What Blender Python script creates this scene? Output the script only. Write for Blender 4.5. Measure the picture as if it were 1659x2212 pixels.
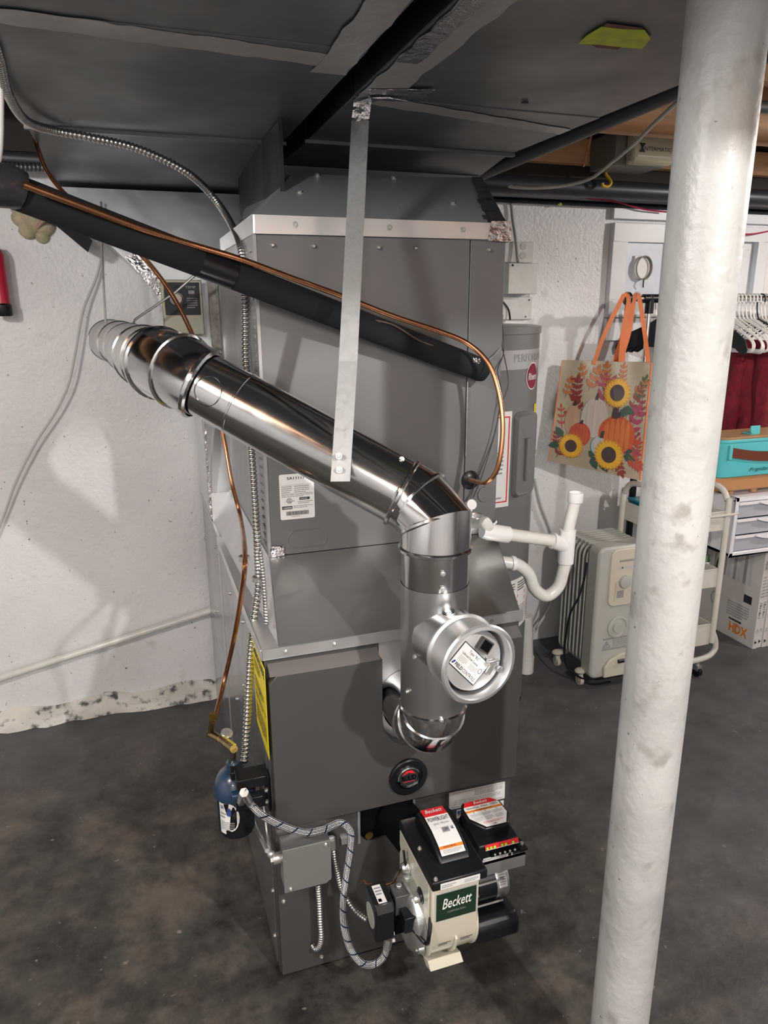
import bpy, bmesh, math, random
from mathutils import Vector, Matrix
random.seed(7)
S = bpy.context.scene
for o in list(bpy.data.objects): bpy.data.objects.remove(o)

# ---------------------------------------------------------------- camera
cd = bpy.data.cameras.new('camera'); cam = bpy.data.objects.new('camera', cd); S.collection.objects.link(cam)
cd.sensor_fit = 'VERTICAL'; cd.sensor_height = 36.0; cd.lens = 1575/2212*36.0
cd.clip_start = 0.02
_F = Vector((0.30698406, 0.91218467, -0.27144045)); _U = Vector((0.09087839, 0.25581265, 0.96244533))
_R = _F.cross(_U).normalized()
cam.matrix_world = Matrix(((_R.x, _U.x, -_F.x, -0.2012242), (_R.y, _U.y, -_F.y, -1.38851287), (_R.z, _U.z, -_F.z, 1.55), (0, 0, 0, 1)))
S.camera = cam
S.view_settings.view_transform = 'Standard'; S.view_settings.look = 'None'
S.view_settings.gamma = 1.0; S.view_settings.exposure = 0.12; S.view_settings.use_curve_mapping = False
# ---------------------------------------------------------------- world + lamps
W = bpy.data.worlds.new('world'); S.world = W; W.use_nodes = True
W.node_tree.nodes['Background'].inputs[0].default_value = (0.75, 0.82, 1.0, 1); W.node_tree.nodes['Background'].inputs[1].default_value = 0.3
def lamp(name, loc, power, size, col=(1, 0.975, 0.94)):
    l = bpy.data.lights.new(name, 'POINT'); l.energy = power; l.shadow_soft_size = size; l.color = col
    o = bpy.data.objects.new(name, l); o.location = loc; S.collection.objects.link(o); return o
lamp('bulb_or_fill_light', (0.81, -2.04, 2.21), 150, 0.03)
lamp('bulb_or_fill_light', (-1.25, -1.15, 2.10), 88, 0.09)
lamp('bulb_or_fill_light', (3.05, 0.10, 2.08), 50, 0.03)
lamp('bulb_or_fill_light', (-0.9, -3.0, 2.10), 45, 0.12)  # fill lamp added behind the camera to lift the left wall

INTO = Vector((0.307, 0.912, -0.271)); ALONG = Vector((0.947, -0.320, -0.004))   # two fixed directions used for tilting small fittings
# ---------------------------------------------------------------- materials
MATS = {}
def M(name, col=(0.5, 0.5, 0.5), rough=0.5, metal=0.0, var=0.0, vs=6.0, bump=0.0, bs=30.0, col2=None, coat=0.0, emit=None, es=1.0, alpha=1.0, spec=None, detail=4.0, stretch=None, lo=0.35, hi=0.65):
    if name in MATS: return MATS[name]
    m = bpy.data.materials.new(name); m.use_nodes = True; nt = m.node_tree; b = nt.nodes['Principled BSDF']
    b.inputs['Base Color'].default_value = (*col, 1); b.inputs['Roughness'].default_value = rough; b.inputs['Metallic'].default_value = metal
    if spec is not None: b.inputs['Specular IOR Level'].default_value = spec
    if coat: b.inputs['Coat Weight'].default_value = coat
    if alpha < 1: b.inputs['Alpha'].default_value = alpha
    if emit: b.inputs['Emission Color'].default_value = (*emit, 1); b.inputs['Emission Strength'].default_value = es
    def coords():
        t = nt.nodes.new('ShaderNodeTexCoord')
        if stretch:
            mp = nt.nodes.new('ShaderNodeMapping'); nt.links.new(t.outputs['Object'], mp.inputs[0]); mp.inputs['Scale'].default_value = stretch; return mp.outputs[0]
        return t.outputs['Object']
    if var or col2:
        c = coords(); n = nt.nodes.new('ShaderNodeTexNoise'); n.inputs['Scale'].default_value = vs; n.inputs['Detail'].default_value = detail; n.inputs['Roughness'].default_value = 0.6
        nt.links.new(c, n.inputs['Vector'])
        r = nt.nodes.new('ShaderNodeValToRGB'); nt.links.new(n.outputs['Fac'], r.inputs[0])
        a = col; d = col2 if col2 else tuple(max(0, x*(1-var)) for x in col)
        r.color_ramp.elements[0].color = (*d, 1); r.color_ramp.elements[1].color = (*a, 1); r.color_ramp.elements[0].position = lo; r.color_ramp.elements[1].position = hi
        nt.links.new(r.outputs[0], b.inputs['Base Color'])
        if metal > 0.3:
            mr = nt.nodes.new('ShaderNodeMapRange'); nt.links.new(n.outputs['Fac'], mr.inputs[0]); mr.inputs[1].default_value = .3; mr.inputs[2].default_value = .7
            mr.inputs[3].default_value = rough*1.35; mr.inputs[4].default_value = rough*.8; nt.links.new(mr.outputs[0], b.inputs['Roughness'])
    if bump:
        c = coords(); n = nt.nodes.new('ShaderNodeTexNoise'); n.inputs['Scale'].default_value = bs; n.inputs['Detail'].default_value = 4
        nt.links.new(c, n.inputs['Vector']); bp = nt.nodes.new('ShaderNodeBump'); bp.inputs['Strength'].default_value = 1.0; bp.inputs['Distance'].default_value = bump
        nt.links.new(n.outputs['Fac'], bp.inputs['Height']); nt.links.new(bp.outputs[0], b.inputs['Normal'])
    MATS[name] = m; return m

def floor_mat():
    m = bpy.data.materials.new('worn_painted_concrete'); m.use_nodes = True; nt = m.node_tree; b = nt.nodes['Principled BSDF']
    t = nt.nodes.new('ShaderNodeTexCoord')
    def noise(s, d, off, rough=0.6, dist=0.0):
        mp = nt.nodes.new('ShaderNodeMapping'); mp.inputs['Location'].default_value = (off, off*.7, 0); nt.links.new(t.outputs['Object'], mp.inputs[0])
        n = nt.nodes.new('ShaderNodeTexNoise'); n.inputs['Scale'].default_value = s; n.inputs['Detail'].default_value = d; n.inputs['Roughness'].default_value = rough; n.inputs['Distortion'].default_value = dist
        nt.links.new(mp.outputs[0], n.inputs['Vector']); return n.outputs['Fac']
    def ramp(f, stops):
        r = nt.nodes.new('ShaderNodeValToRGB'); nt.links.new(f, r.inputs[0]); e = r.color_ramp.elements
        while len(e) < len(stops): e.new(0.5)
        for i, (p, c) in enumerate(stops): e[i].position = p; e[i].color = (*c, 1)
        return r.outputs[0]
    def mix(a, bb, f, mode='MIX'):
        x = nt.nodes.new('ShaderNodeMix'); x.data_type = 'RGBA'; x.blend_type = mode
        if isinstance(f, float): x.inputs['Factor'].default_value = f
        else: nt.links.new(f, x.inputs['Factor'])
        nt.links.new(a, x.inputs['A']); nt.links.new(bb, x.inputs['B']); return x.outputs['Result']
    c1 = ramp(noise(4.2, 9, 3, .68), [(0.38, (0.014, 0.012, 0.011)), (0.5, (0.056, 0.047, 0.041)), (0.62, (0.155, 0.118, 0.092))])
    c2 = ramp(noise(13, 8, 11, .72), [(0.4, (0.015, 0.015, 0.014)), (0.6, (0.10, 0.10, 0.085))])
    base = mix(c1, c2, 0.35)
    grey = ramp(noise(6, 7, 23), [(0.3, (0.065, 0.065, 0.07)), (0.7, (0.13, 0.13, 0.137))])
    # the grey floor paint survives away from the furnace, towards the back wall and the right
    sx = nt.nodes.new('ShaderNodeSeparateXYZ'); nt.links.new(t.outputs['Object'], sx.inputs[0])
    def mr(v, a, bb):
        q = nt.nodes.new('ShaderNodeMapRange'); nt.links.new(v, q.inputs[0]); q.inputs[1].default_value = a; q.inputs[2].default_value = bb; return q.outputs[0]
    ax = mr(sx.outputs[0], 0.65, 1.4); ay = mr(sx.outputs[1], 0.75, 1.3)
    mx = nt.nodes.new('ShaderNodeMath'); mx.operation = 'MAXIMUM'; nt.links.new(ax, mx.inputs[0]); nt.links.new(ay, mx.inputs[1])
    ml = nt.nodes.new('ShaderNodeMath'); ml.operation = 'MULTIPLY'; ml.use_clamp = True; nt.links.new(mx.outputs[0], ml.inputs[0]); ml.inputs[1].default_value = 0.75
    base = mix(base, grey, ml.outputs[0])
    spots = ramp(noise(38, 3, 5, .5), [(0.69, (0, 0, 0)), (0.76, (1, 1, 1))]); lite = ramp(noise(20, 2, 9), [(0.3, (0.2, 0.15, 0.12)), (0.7, (0.28, 0.27, 0.25))])
    base = mix(base, lite, spots)
    nt.links.new(base, b.inputs['Base Color'])
    mrr = nt.nodes.new('ShaderNodeMapRange'); nt.links.new(noise(7, 5, 31), mrr.inputs[0]); mrr.inputs[1].default_value = .3; mrr.inputs[2].default_value = .7; mrr.inputs[3].default_value = .38; mrr.inputs[4].default_value = .62
    nt.links.new(mrr.outputs[0], b.inputs['Roughness'])
    bp = nt.nodes.new('ShaderNodeBump'); bp.inputs['Distance'].default_value = 0.004; nt.links.new(noise(22, 6, 2, .65), bp.inputs['Height']); nt.links.new(bp.outputs[0], b.inputs['Normal'])
    MATS['floor'] = m; return m

def paint_mat(name, dirt=(0.45, 0.42, 0.38), base=(0.78, 0.78, 0.79), ds=2.2, bump=0.006, stain=0.72, thr=.66, fine=.5):
    m = bpy.data.materials.new(name); m.use_nodes = True; nt = m.node_tree; b = nt.nodes['Principled BSDF']
    t = nt.nodes.new('ShaderNodeTexCoord')
    n = nt.nodes.new('ShaderNodeTexNoise'); n.inputs['Scale'].default_value = ds; n.inputs['Detail'].default_value = 6; nt.links.new(t.outputs['Object'], n.inputs['Vector'])
    r = nt.nodes.new('ShaderNodeValToRGB'); nt.links.new(n.outputs['Fac'], r.inputs[0]); e = r.color_ramp.elements
    e[0].position = 0.42; e[0].color = (*base, 1); e[1].position = stain; e[1].color = (*[x*.8 for x in base], 1)
    n2 = nt.nodes.new('ShaderNodeTexNoise'); n2.inputs['Scale'].default_value = ds*5; n2.inputs['Detail'].default_value = 5; nt.links.new(t.outputs['Object'], n2.inputs['Vector'])
    r2 = nt.nodes.new('ShaderNodeValToRGB'); nt.links.new(n2.outputs['Fac'], r2.inputs[0]); r2.color_ramp.elements[0].position = thr; r2.color_ramp.elements[1].position = thr+.12
    x = nt.nodes.new('ShaderNodeMix'); x.data_type = 'RGBA'; nt.links.new(r2.outputs[0], x.inputs['Factor']); nt.links.new(r.outputs[0], x.inputs['A']); x.inputs['B'].default_value = (*dirt, 1)
    n5 = nt.nodes.new('ShaderNodeTexNoise'); n5.inputs['Scale'].default_value = 75; n5.inputs['Detail'].default_value = 2; nt.links.new(t.outputs['Object'], n5.inputs['Vector'])
    r5 = nt.nodes.new('ShaderNodeValToRGB'); nt.links.new(n5.outputs['Fac'], r5.inputs[0]); r5.color_ramp.elements[0].position = .735; r5.color_ramp.elements[1].position = .76
    y = nt.nodes.new('ShaderNodeMix'); y.data_type = 'RGBA'; nt.links.new(r5.outputs[0], y.inputs['Factor']); nt.links.new(x.outputs['Result'], y.inputs['A']); y.inputs['B'].default_value = (.16, .15, .13, 1); x = y
    nt.links.new(x.outputs['Result'], b.inputs['Base Color']); b.inputs['Roughness'].default_value = 0.42
    n3 = nt.nodes.new('ShaderNodeTexNoise'); n3.inputs['Scale'].default_value = 9; n3.inputs['Detail'].default_value = 8; n3.inputs['Roughness'].default_value = .62; nt.links.new(t.outputs['Object'], n3.inputs['Vector'])
    n4 = nt.nodes.new('ShaderNodeTexNoise'); n4.inputs['Scale'].default_value = 70; n4.inputs['Detail'].default_value = 3; nt.links.new(t.outputs['Object'], n4.inputs['Vector'])
    ad = nt.nodes.new('ShaderNodeMath'); ad.operation = 'MULTIPLY_ADD'; nt.links.new(n4.outputs['Fac'], ad.inputs[0]); ad.inputs[1].default_value = fine; nt.links.new(n3.outputs['Fac'], ad.inputs[2])
    bp = nt.nodes.new('ShaderNodeBump'); bp.inputs['Distance'].default_value = bump; nt.links.new(ad.outputs[0], bp.inputs['Height']); nt.links.new(bp.outputs[0], b.inputs['Normal'])
    MATS[name] = m; return m

GALV = M('galvanized_sheet', (0.80, 0.81, 0.82), 0.34, .9, var=0.10, vs=9, bump=0.0006, bs=9, lo=.2, hi=.8)
BRITE = M('bright_galvanized_pipe', (0.62, 0.625, 0.63), 0.14, 1.0, var=0.12, vs=14, bump=0.0006, bs=12, stretch=(1, 1, .35))
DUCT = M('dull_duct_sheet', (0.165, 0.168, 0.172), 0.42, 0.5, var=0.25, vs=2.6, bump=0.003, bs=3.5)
DUCTD = M('dark_duct_side', (0.028, 0.028, 0.030), 0.5, 0.4, var=0.3, vs=5)  # duct metal darkened so its colour carries the shade on the sides
TAPE = M('aged_duct_tape', (0.38, 0.37, 0.36), 0.5, 0.35, var=0.15, vs=12, bump=0.002, bs=30)
FOIL = M('crinkled_foil_tape', (0.62, 0.60, 0.61), 0.22, 1.0, var=0.3, vs=18, bump=0.006, bs=55)
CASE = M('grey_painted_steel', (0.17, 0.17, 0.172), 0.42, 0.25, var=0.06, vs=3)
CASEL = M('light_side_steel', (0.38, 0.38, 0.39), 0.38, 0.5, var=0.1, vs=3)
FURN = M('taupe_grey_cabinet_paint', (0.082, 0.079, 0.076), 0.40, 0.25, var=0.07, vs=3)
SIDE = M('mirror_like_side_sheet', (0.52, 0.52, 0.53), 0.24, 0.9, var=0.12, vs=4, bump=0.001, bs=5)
BLACK = M('black_plastic', (0.008, 0.008, 0.009), 0.33, spec=.35)
BLACKM = M('matte_black', (0.003, 0.003, 0.003), 0.9, spec=.08)
FOAM = M('black_foam_insulation', (0.014, 0.015, 0.016), 0.85, spec=.25, bump=0.001, bs=60, var=.2)
TAPEB = M('black_electrical_tape', (0.008, 0.008, 0.009), 0.28)
COPPER = M('copper', (0.72, 0.34, 0.18), 0.24, 1.0, var=0.35, vs=14)
BRASS = M('brass', (0.45, 0.31, 0.10), 0.28, 1.0, var=0.3, vs=40)
STEEL = M('zinc_steel', (0.62, 0.62, 0.60), 0.30, .8, var=.15, vs=50)
CHROME = M('chrome', (0.82, 0.82, 0.82), 0.1, 1.0)
CREAM = M('cream_enamel', (0.60, 0.57, 0.47), 0.32, coat=.4)
ALU = M('cast_aluminium', (0.62, 0.63, 0.62), 0.34, 0.9, bump=0.001, bs=120)
WHITE = M('white_sticker', (0.78, 0.78, 0.77), 0.45)
INK = M('black_ink', (0.02, 0.02, 0.022), 0.5)
GREYI = M('grey_ink', (0.30, 0.30, 0.30), 0.5)
LGREY = M('light_grey_print', (0.5, 0.5, 0.5), 0.5)
RED = M('red_print', (0.66, 0.02, 0.03), 0.4)
ORANGE = M('orange_print', (0.80, 0.22, 0.02), 0.4)
YELLOW = M('yellow_sticker', (0.85, 0.70, 0.01), 0.4)
GREEN = M('dark_green_plate', (0.008, 0.032, 0.014), 0.3)
LIME = M('lime_dot', (0.35, 0.8, 0.03), 0.4)
BLUEI = M('blue_print', (0.04, 0.07, 0.25), 0.4)
PVC = M('white_pvc', (0.74, 0.74, 0.70), 0.3, var=0.15, vs=9, coat=.2)
PVCN = M('clean_white_pvc', (0.80, 0.80, 0.80), 0.26, coat=.3)
WOOD = M('joist_lumber', (0.68, 0.38, 0.20), 0.65, var=0.4, vs=3, stretch=(.6, 8, 8), bump=.001, bs=10)
DARKW = M('dark_floorboards', (0.035, 0.025, 0.02), 0.8, var=.4, vs=6)
WALL = paint_mat('white_painted_rough_wall', dirt=(0.62, 0.60, 0.57), base=(0.77, 0.77, 0.78), stain=.78)
COLM = paint_mat('chipped_white_column_paint', dirt=(0.33, 0.32, 0.30), base=(0.50, 0.50, 0.49), ds=4.6, bump=0.0022, stain=.60, thr=.585, fine=.7)

# ---------------------------------------------------------------- mesh helpers
V = Vector
class MB:
    def __init__(s): s.v = []; s.f = []; s.mi = []; s.mats = []; s.uv = {}
    def m(s, mat):
        if mat not in s.mats: s.mats.append(mat)
        return s.mats.index(mat)
    def add(s, vs, fs, mat):
        o = len(s.v); k = s.m(mat); s.v += [V(x) for x in vs]; s.f += [tuple(i+o for i in f) for f in fs]; s.mi += [k]*len(fs); return s
    def box(s, a, b, mat, rot=None, piv=None):
        x0, y0, z0 = a; x1, y1, z1 = b
        vs = [V((x, y, z)) for z in (z0, z1) for y in (y0, y1) for x in (x0, x1)]
        if rot:
            c = V(piv) if piv else (V(a)+V(b))/2; vs = [c+rot @ (q-c) for q in vs]
        return s.add(vs, [(0, 2, 3, 1), (4, 5, 7, 6), (0, 1, 5, 4), (2, 6, 7, 3), (0, 4, 6, 2), (1, 3, 7, 5)], mat)
    def hexa(s, p8, mat):   # bottom 4 (ccw) then top 4
        return s.add(p8, [(0, 3, 2, 1), (4, 5, 6, 7), (0, 1, 5, 4), (1, 2, 6, 5), (2, 3, 7, 6), (3, 0, 4, 7)], mat)
    def quad(s, a, b, c, d, mat, th=0.0015):   # thin sheet with thickness
        a, b, c, d = map(V, (a, b, c, d)); n = (b-a).cross(d-a).normalized()*th
        return s.hexa([a-n, b-n, c-n, d-n, a, b, c, d], mat)
    def prism(s, pts, off, mat):   # pts: 3D outline; off: vector
        n = len(pts); off = V(off); a = [V(p) for p in pts]; b = [p+off for p in a]
        return s.add(a+b, [tuple(range(n-1, -1, -1)), tuple(range(n, 2*n))]+[(i, (i+1) % n, n+(i+1) % n, n+i) for i in range(n)], mat)
    def tube(s, pts, r, mat, n=12, caps=True, closed=False):
        pts = [V(p) for p in pts]; N = len(pts)
        rs = r if isinstance(r, (list, tuple)) else [r]*N
        dirs = []
        for i in range(N):
            if i == 0: d = pts[1]-pts[0]
            elif i == N-1: d = pts[-1]-pts[-2]
            else: d = (pts[i+1]-pts[i]).normalized()+(pts[i]-pts[i-1]).normalized()
            dirs.append(d.normalized())
        t0 = (pts[1]-pts[0]).normalized()
        up = V((0, 0, 1)) if abs(t0.z) < .9 else V((1, 0, 0))
        a = t0.cross(up).normalized(); rings = []; vs = []
        for i in range(N):
            seg = (pts[min(i+1, N-1)]-pts[min(i, N-2)]).normalized() if i == 0 else (pts[i]-pts[i-1]).normalized()
            a = (a-seg*a.dot(seg)).normalized(); b = seg.cross(a)
            for k in range(n):
                t = 2*math.pi*k/n; q = a*math.cos(t)*rs[i]+b*math.sin(t)*rs[i]
                if 0 < i < N-1:   # slide along the segment onto the mitre plane
                    den = seg.dot(dirs[i])
                    if den > .3: q = q-seg*(q.dot(dirs[i])/den)
                vs.append(pts[i]+q)
        fs = []
        for i in range(N-1):
            for k in range(n):
                k2 = (k+1) % n; fs.append((i*n+k, i*n+k2, (i+1)*n+k2, (i+1)*n+k))
        if caps: fs += [tuple(range(n-1, -1, -1)), tuple((N-1)*n+k for k in range(n))]
        base = len(s.v); s.add(vs, fs, mat)
        ls = 0
        for i in range(N):
            if i: ls += (pts[i]-pts[i-1]).length
            for k in range(n): s.uv[base+i*n+k] = (k/n, ls)
        return s
    def cyl(s, a, b, r, mat, n=20, r2=None, caps=True): return s.tube([a, b], [r, r if r2 is None else r2], mat, n, caps)
    def lathe(s, prof, o, axis, mat, n=28, caps=True):   # prof: (radius, height along axis)
        o = V(o); ax = V(axis).normalized(); pts = [o+ax*h for _, h in prof]
        up = V((0, 0, 1)) if abs(ax.z) < .9 else V((1, 0, 0)); a = ax.cross(up).normalized(); b = ax.cross(a); vs = []
        for (r, h) in prof:
            for k in range(n): t = 2*math.pi*k/n; vs.append(o+ax*h+a*math.cos(t)*r+b*math.sin(t)*r)
        fs = [(i*n+k, i*n+(k+1) % n, (i+1)*n+(k+1) % n, (i+1)*n+k) for i in range(len(prof)-1) for k in range(n)]
        if caps: fs += [tuple(range(n-1, -1, -1)), tuple((len(prof)-1)*n+k for k in range(n))]
        return s.add(vs, fs, mat)
    def ball(s, c, r, mat, n=10, sc=(1, 1, 1), jit=0):
        c = V(c); vs = []; R = n//2+1
        for i in range(R+1):
            for k in range(n):
                th = math.pi*i/R; ph = 2*math.pi*k/n; j = 1+random.uniform(-jit, jit)
                vs.append(c+V((math.sin(th)*math.cos(ph)*sc[0], math.sin(th)*math.sin(ph)*sc[1], math.cos(th)*sc[2]))*r*j)
        return s.add(vs, [(i*n+k, (i+1)*n+k, (i+1)*n+(k+1) % n, i*n+(k+1) % n) for i in range(R) for k in range(n)], mat)
    def build(s, name, parent=None, smooth=True, bevel=0.0, ang=35, sub=0, **tags):
        me = bpy.data.meshes.new(name); me.from_pydata([tuple(x) for x in s.v], [], s.f)
        for m in s.mats: me.materials.append(m)
        me.polygons.foreach_set('material_index', s.mi)
        if s.uv:
            ul = me.uv_layers.new(name='UVMap')
            for l in me.loops: ul.data[l.index].uv = s.uv.get(l.vertex_index, (0, 0))
        bm = bmesh.new(); bm.from_mesh(me)
        if not s.uv: bmesh.ops.remove_doubles(bm, verts=bm.verts, dist=1e-5)
        bmesh.ops.recalc_face_normals(bm, faces=bm.faces); bm.to_mesh(me); bm.free()
        if smooth: me.shade_smooth(); me.set_sharp_from_angle(angle=math.radians(ang))
        o = bpy.data.objects.new(name, me); S.collection.objects.link(o)
        if bevel:
            b = o.modifiers.new('bevel', 'BEVEL'); b.width = bevel; b.segments = 2; b.limit_method = 'ANGLE'; b.angle_limit = math.radians(40); b.harden_normals = False
        if parent: o.parent = parent; o.matrix_parent_inverse = parent.matrix_world.inverted()
        for k, v in tags.items(): o[k] = v
        return o
def thing(name, label, cat, loc=(0, 0, 0), group=None):
    o = bpy.data.objects.new(name, None); S.collection.objects.link(o); o.location = loc; o.empty_display_size = .05
    o.matrix_world = Matrix.Translation(V(loc)); o['label'] = label; o['category'] = cat
    if group: o['group'] = group
    return o
def spline(pts, k=8):
    p = [V(x) for x in pts]; p = [p[0]*2-p[1]]+p+[p[-1]*2-p[-2]]; out = []
    for i in range(1, len(p)-2):
        for j in range(k):
            t = j/k; a, b, c, d = p[i-1:i+3]
            out.append(.5*((2*b)+(c-a)*t+(2*a-5*b+4*c-d)*t*t+(3*b-a-3*c+d)*t**3))
    return out+[p[-2]]
def resample(pts, step):
    out = [pts[0]]; acc = 0
    for a, b in zip(pts, pts[1:]):
        L = (b-a).length; d = step-acc
        while d <= L: out.append(a+(b-a)*(d/L)); d += step
        acc = (acc+L) % step if L > 0 else acc
    return out
def corrugated(mb, pts, r, mat, pitch=0.006, n=14, amp=.16):
    q = resample(spline(pts, 48), pitch/4); mb.tube(q, [r*(1+amp*(-1.5, .4, 1, .4)[i % 4]) for i in range(len(q))], mat, n)
def sheet_frame(o, u, v):   # local frame for stickers
    o, u, v = V(o), V(u), V(v); n = u.cross(v).normalized()
    return lambda a, b, h=0: o+u*a+v*b+n*h
_tc = {}
def text_geo(txt, bold=0.0, shear=0.0):
    key = (txt, bold, shear)
    if key in _tc: return _tc[key]
    c = bpy.data.curves.new('t', 'FONT'); c.body = txt; c.size = 1; c.resolution_u = 2; c.offset = bold; c.shear = shear
    o = bpy.data.objects.new('t', c); S.collection.objects.link(o); dg = bpy.context.evaluated_depsgraph_get()
    me = bpy.data.meshes.new_from_object(o.evaluated_get(dg)); vs = [v.co.copy() for v in me.vertices]; fs = [tuple(p.vertices) for p in me.polygons]
    bpy.data.objects.remove(o); bpy.data.curves.remove(c); bpy.data.meshes.remove(me)
    x0 = min(v.x for v in vs); x1 = max(v.x for v in vs); y0 = min(v.y for v in vs); y1 = max(v.y for v in vs)
    vs = [((v.x-x0)/(x1-x0), (v.y-y0)/(y1-y0)) for v in vs]; _tc[key] = (vs, fs); return _tc[key]
class Flat:   # printed matter: thin base and inked shapes, in a (u,v) frame
    def __init__(s, fr, e=0.0004): s.fr = fr; s.mb = MB(); s.e = e
    def poly(s, pts, mat, L=1): s.mb.add([s.fr(a, b, s.e*L) for a, b in pts], [tuple(range(len(pts)))], mat); return s
    def rect(s, a, b, c, d, mat, L=1, nu=1):
        for i in range(nu):
            x0 = a+(c-a)*i/nu; x1 = a+(c-a)*(i+1)/nu; s.poly([(x0, b), (x1, b), (x1, d), (x0, d)], mat, L)
        return s
    def base(s, pts, mat):
        n = len(pts); s.mb.add([s.fr(a, b, 0) for a, b in pts]+[s.fr(a, b, s.e) for a, b in pts], [tuple(range(n-1, -1, -1)), tuple(range(n, 2*n))]+[(i, (i+1) % n, n+(i+1) % n, n+i) for i in range(n)], mat); return s
    def ell(s, cx, cy, rx, ry, mat, L=1, n=20, rot=0):
        c, q = math.cos(rot), math.sin(rot)
        return s.poly([(cx+rx*math.cos(t)*c-ry*math.sin(t)*q, cy+rx*math.cos(t)*q+ry*math.sin(t)*c) for t in [2*math.pi*k/n for k in range(n)]], mat, L)
    def ring(s, cx, cy, r0, r1, mat, L=1, n=20, asp=1):
        vs = []
        for r in (r0, r1): vs += [s.fr(cx+r*math.cos(2*math.pi*k/n), cy+r*asp*math.sin(2*math.pi*k/n), s.e*L) for k in range(n)]
        s.mb.add(vs, [(k, (k+1) % n, n+(k+1) % n, n+k) for k in range(n)], mat); return s
    def text(s, t, a, b, w, h, mat, L=2, bold=0.0, shear=0.0, rot=0):
        vs, fs = text_geo(t, bold, shear); c, q = math.cos(rot), math.sin(rot)
        s.mb.add([s.fr(a+(x*w)*c-(y*h)*q, b+(x*w)*q+(y*h)*c, s.e*L) for x, y in vs], fs, mat); return s
    def lines(s, a, b, c, d, n, mat, L=2, fill=.45):   # unreadably small print as rows of short bars
        for i in range(n):
            y = d-(d-b)*(i+.5)/n; h = (d-b)/n*fill/2; x = a
            while x < c-0.02*(c-a):
                w = (c-a)*random.uniform(.06, .17); x2 = min(x+w, c)
                if i == n-1 and x > a+(c-a)*.7: break
                s.rect(x, y-h, x2, y+h, mat, L); x = x2+(c-a)*.018
        return s
    def build(s, name, parent=None, **t): return s.mb.build(name, parent, smooth=False, **t)
def rrect(a, b, c, d, r, ry=None, n=4):
    ry = r if ry is None else ry; out = []
    for cx, cy, t0 in ((c-r, d-ry, 0), (a+r, d-ry, 90), (a+r, b+ry, 180), (c-r, b+ry, 270)):
        for k in range(n+1): t = math.radians(t0+90*k/n); out.append((cx+r*math.cos(t), cy+ry*math.sin(t)))
    return out
def screw(parent, p, n, r=0.0045, mat=None):
    n = V(n).normalized(); p = V(p); mat = mat or STEEL; mb = MB()
    mb.lathe([(r*1.5, -.0006), (r*1.5, .0012)], p, n, mat, 12); mb.lathe([(r, 0.001), (r, .0045), (r*.75, .0055)], p, n, mat, 6)
    return mb.build('screw', parent, ang=30)
ROT = lambda ax, deg: Matrix.Rotation(math.radians(deg), 3, ax)

# ================================================================ SETTING
mb = MB(); mb.box((-3, -3.6, -.1), (5, 1.9, 0), floor_mat()); mb.build('floor', kind='structure')
mb = MB(); mb.box((-3, 1.43, 0), (5, 1.6, 2.45), WALL); wb = mb.build('wall_back', kind='structure')
LEDGE = paint_mat('flaking_footing_paint', dirt=(0.08, 0.08, 0.08), base=(0.70, 0.68, 0.63), ds=5, stain=.60, thr=.54)
mb = MB(); n = 90
prof = []
for i in range(n+1):
    x = -3+i*(4.0/n); j = random.uniform(-.012, .012); h = .055+.012*math.sin(i*.9)+random.uniform(-.006, .006)
    prof.append([(x, 1.43, 0.001), (x, 1.375+j, 0.001), (x, 1.385+j*.7, h*.6), (x, 1.415, h), (x, 1.43, h+.01)])
for i in range(n):
    for k in range(4): mb.add([prof[i][k], prof[i+1][k], prof[i+1][k+1], prof[i][k+1]], [(0, 1, 2, 3)], LEDGE)
mb.build('trim_1', kind='structure')
for nm, a, b in (('wall_left', (-3.1, -3.6, 0), (-3, 1.9, 2.45)), ('wall_right', (5, -3.6, 0), (5.1, 1.9, 2.45)), ('wall_front', (-3, -3.7, 0), (5, -3.6, 2.45))):
    mb = MB(); mb.box(a, b, WALL); mb.build(nm, kind='structure')
mb = MB(); mb.box((-3, -3.6, 2.40), (5, 1.9, 2.45), DARKW); ceil = mb.build('ceiling', kind='structure')
for y, z0, h, t, x0 in ((1.27, 2.075, .09, .045, .9), (.87, 2.10, .19, .045, -3), (.34, 2.12, .19, .045, -3), (-.10, 2.12, .19, .045, -3), (-.55, 2.12, .19, .045, -3), (-1.0, 2.12, .19, .045, -3), (-1.5, 2.12, .19, .045, -3), (-2.45, 2.12, .19, .045, -3)):
    mb = MB(); mb.box((x0, y, z0), (5, y+t, 2.40 if x0 < 0 else z0+h), WOOD); mb.build('joist', ceil, bevel=.003)
mb = MB(); mb.box((-3, 1.33, 2.02), (5, 1.43, 2.40), DARKW); mb.build('sill_beam', ceil)
# windows in the back wall
WP = M('white_window_paint', (0.76, 0.77, 0.79), 0.4, var=.08, vs=5)
def frame(mb, x0, x1, z0, z1, w, y0, y1, mat):
    mb.box((x0, y0, z1-w), (x1, y1, z1), mat); mb.box((x0, y0, z0), (x1, y1, z0+w), mat)
    mb.box((x0, y0, z0+w), (x0+w, y1, z1-w), mat); mb.box((x1-w, y0, z0+w), (x1, y1, z1-w), mat)
mb = MB(); mb.box((1.76, 1.405, 1.90), (2.75, 1.43, 1.945), WP); mb.build('trim_2', kind='structure', bevel=.002)
mb = MB(); frame(mb, 1.765, 2.12, 1.50, 1.885, .075, 1.40, 1.43, WP); mb.box((1.765, 1.405, 1.40), (2.12, 1.43, 1.495), WP)
w1 = mb.build('window_1', kind='structure', bevel=.002)
PAN = M('bluish_painted_panel', (0.66, 0.71, 0.78), 0.4, var=.12, vs=9)
mb = MB(); mb.box((1.84, 1.418, 1.575), (2.045, 1.43, 1.81), PAN); mb.build('window_panel', w1)
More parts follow.
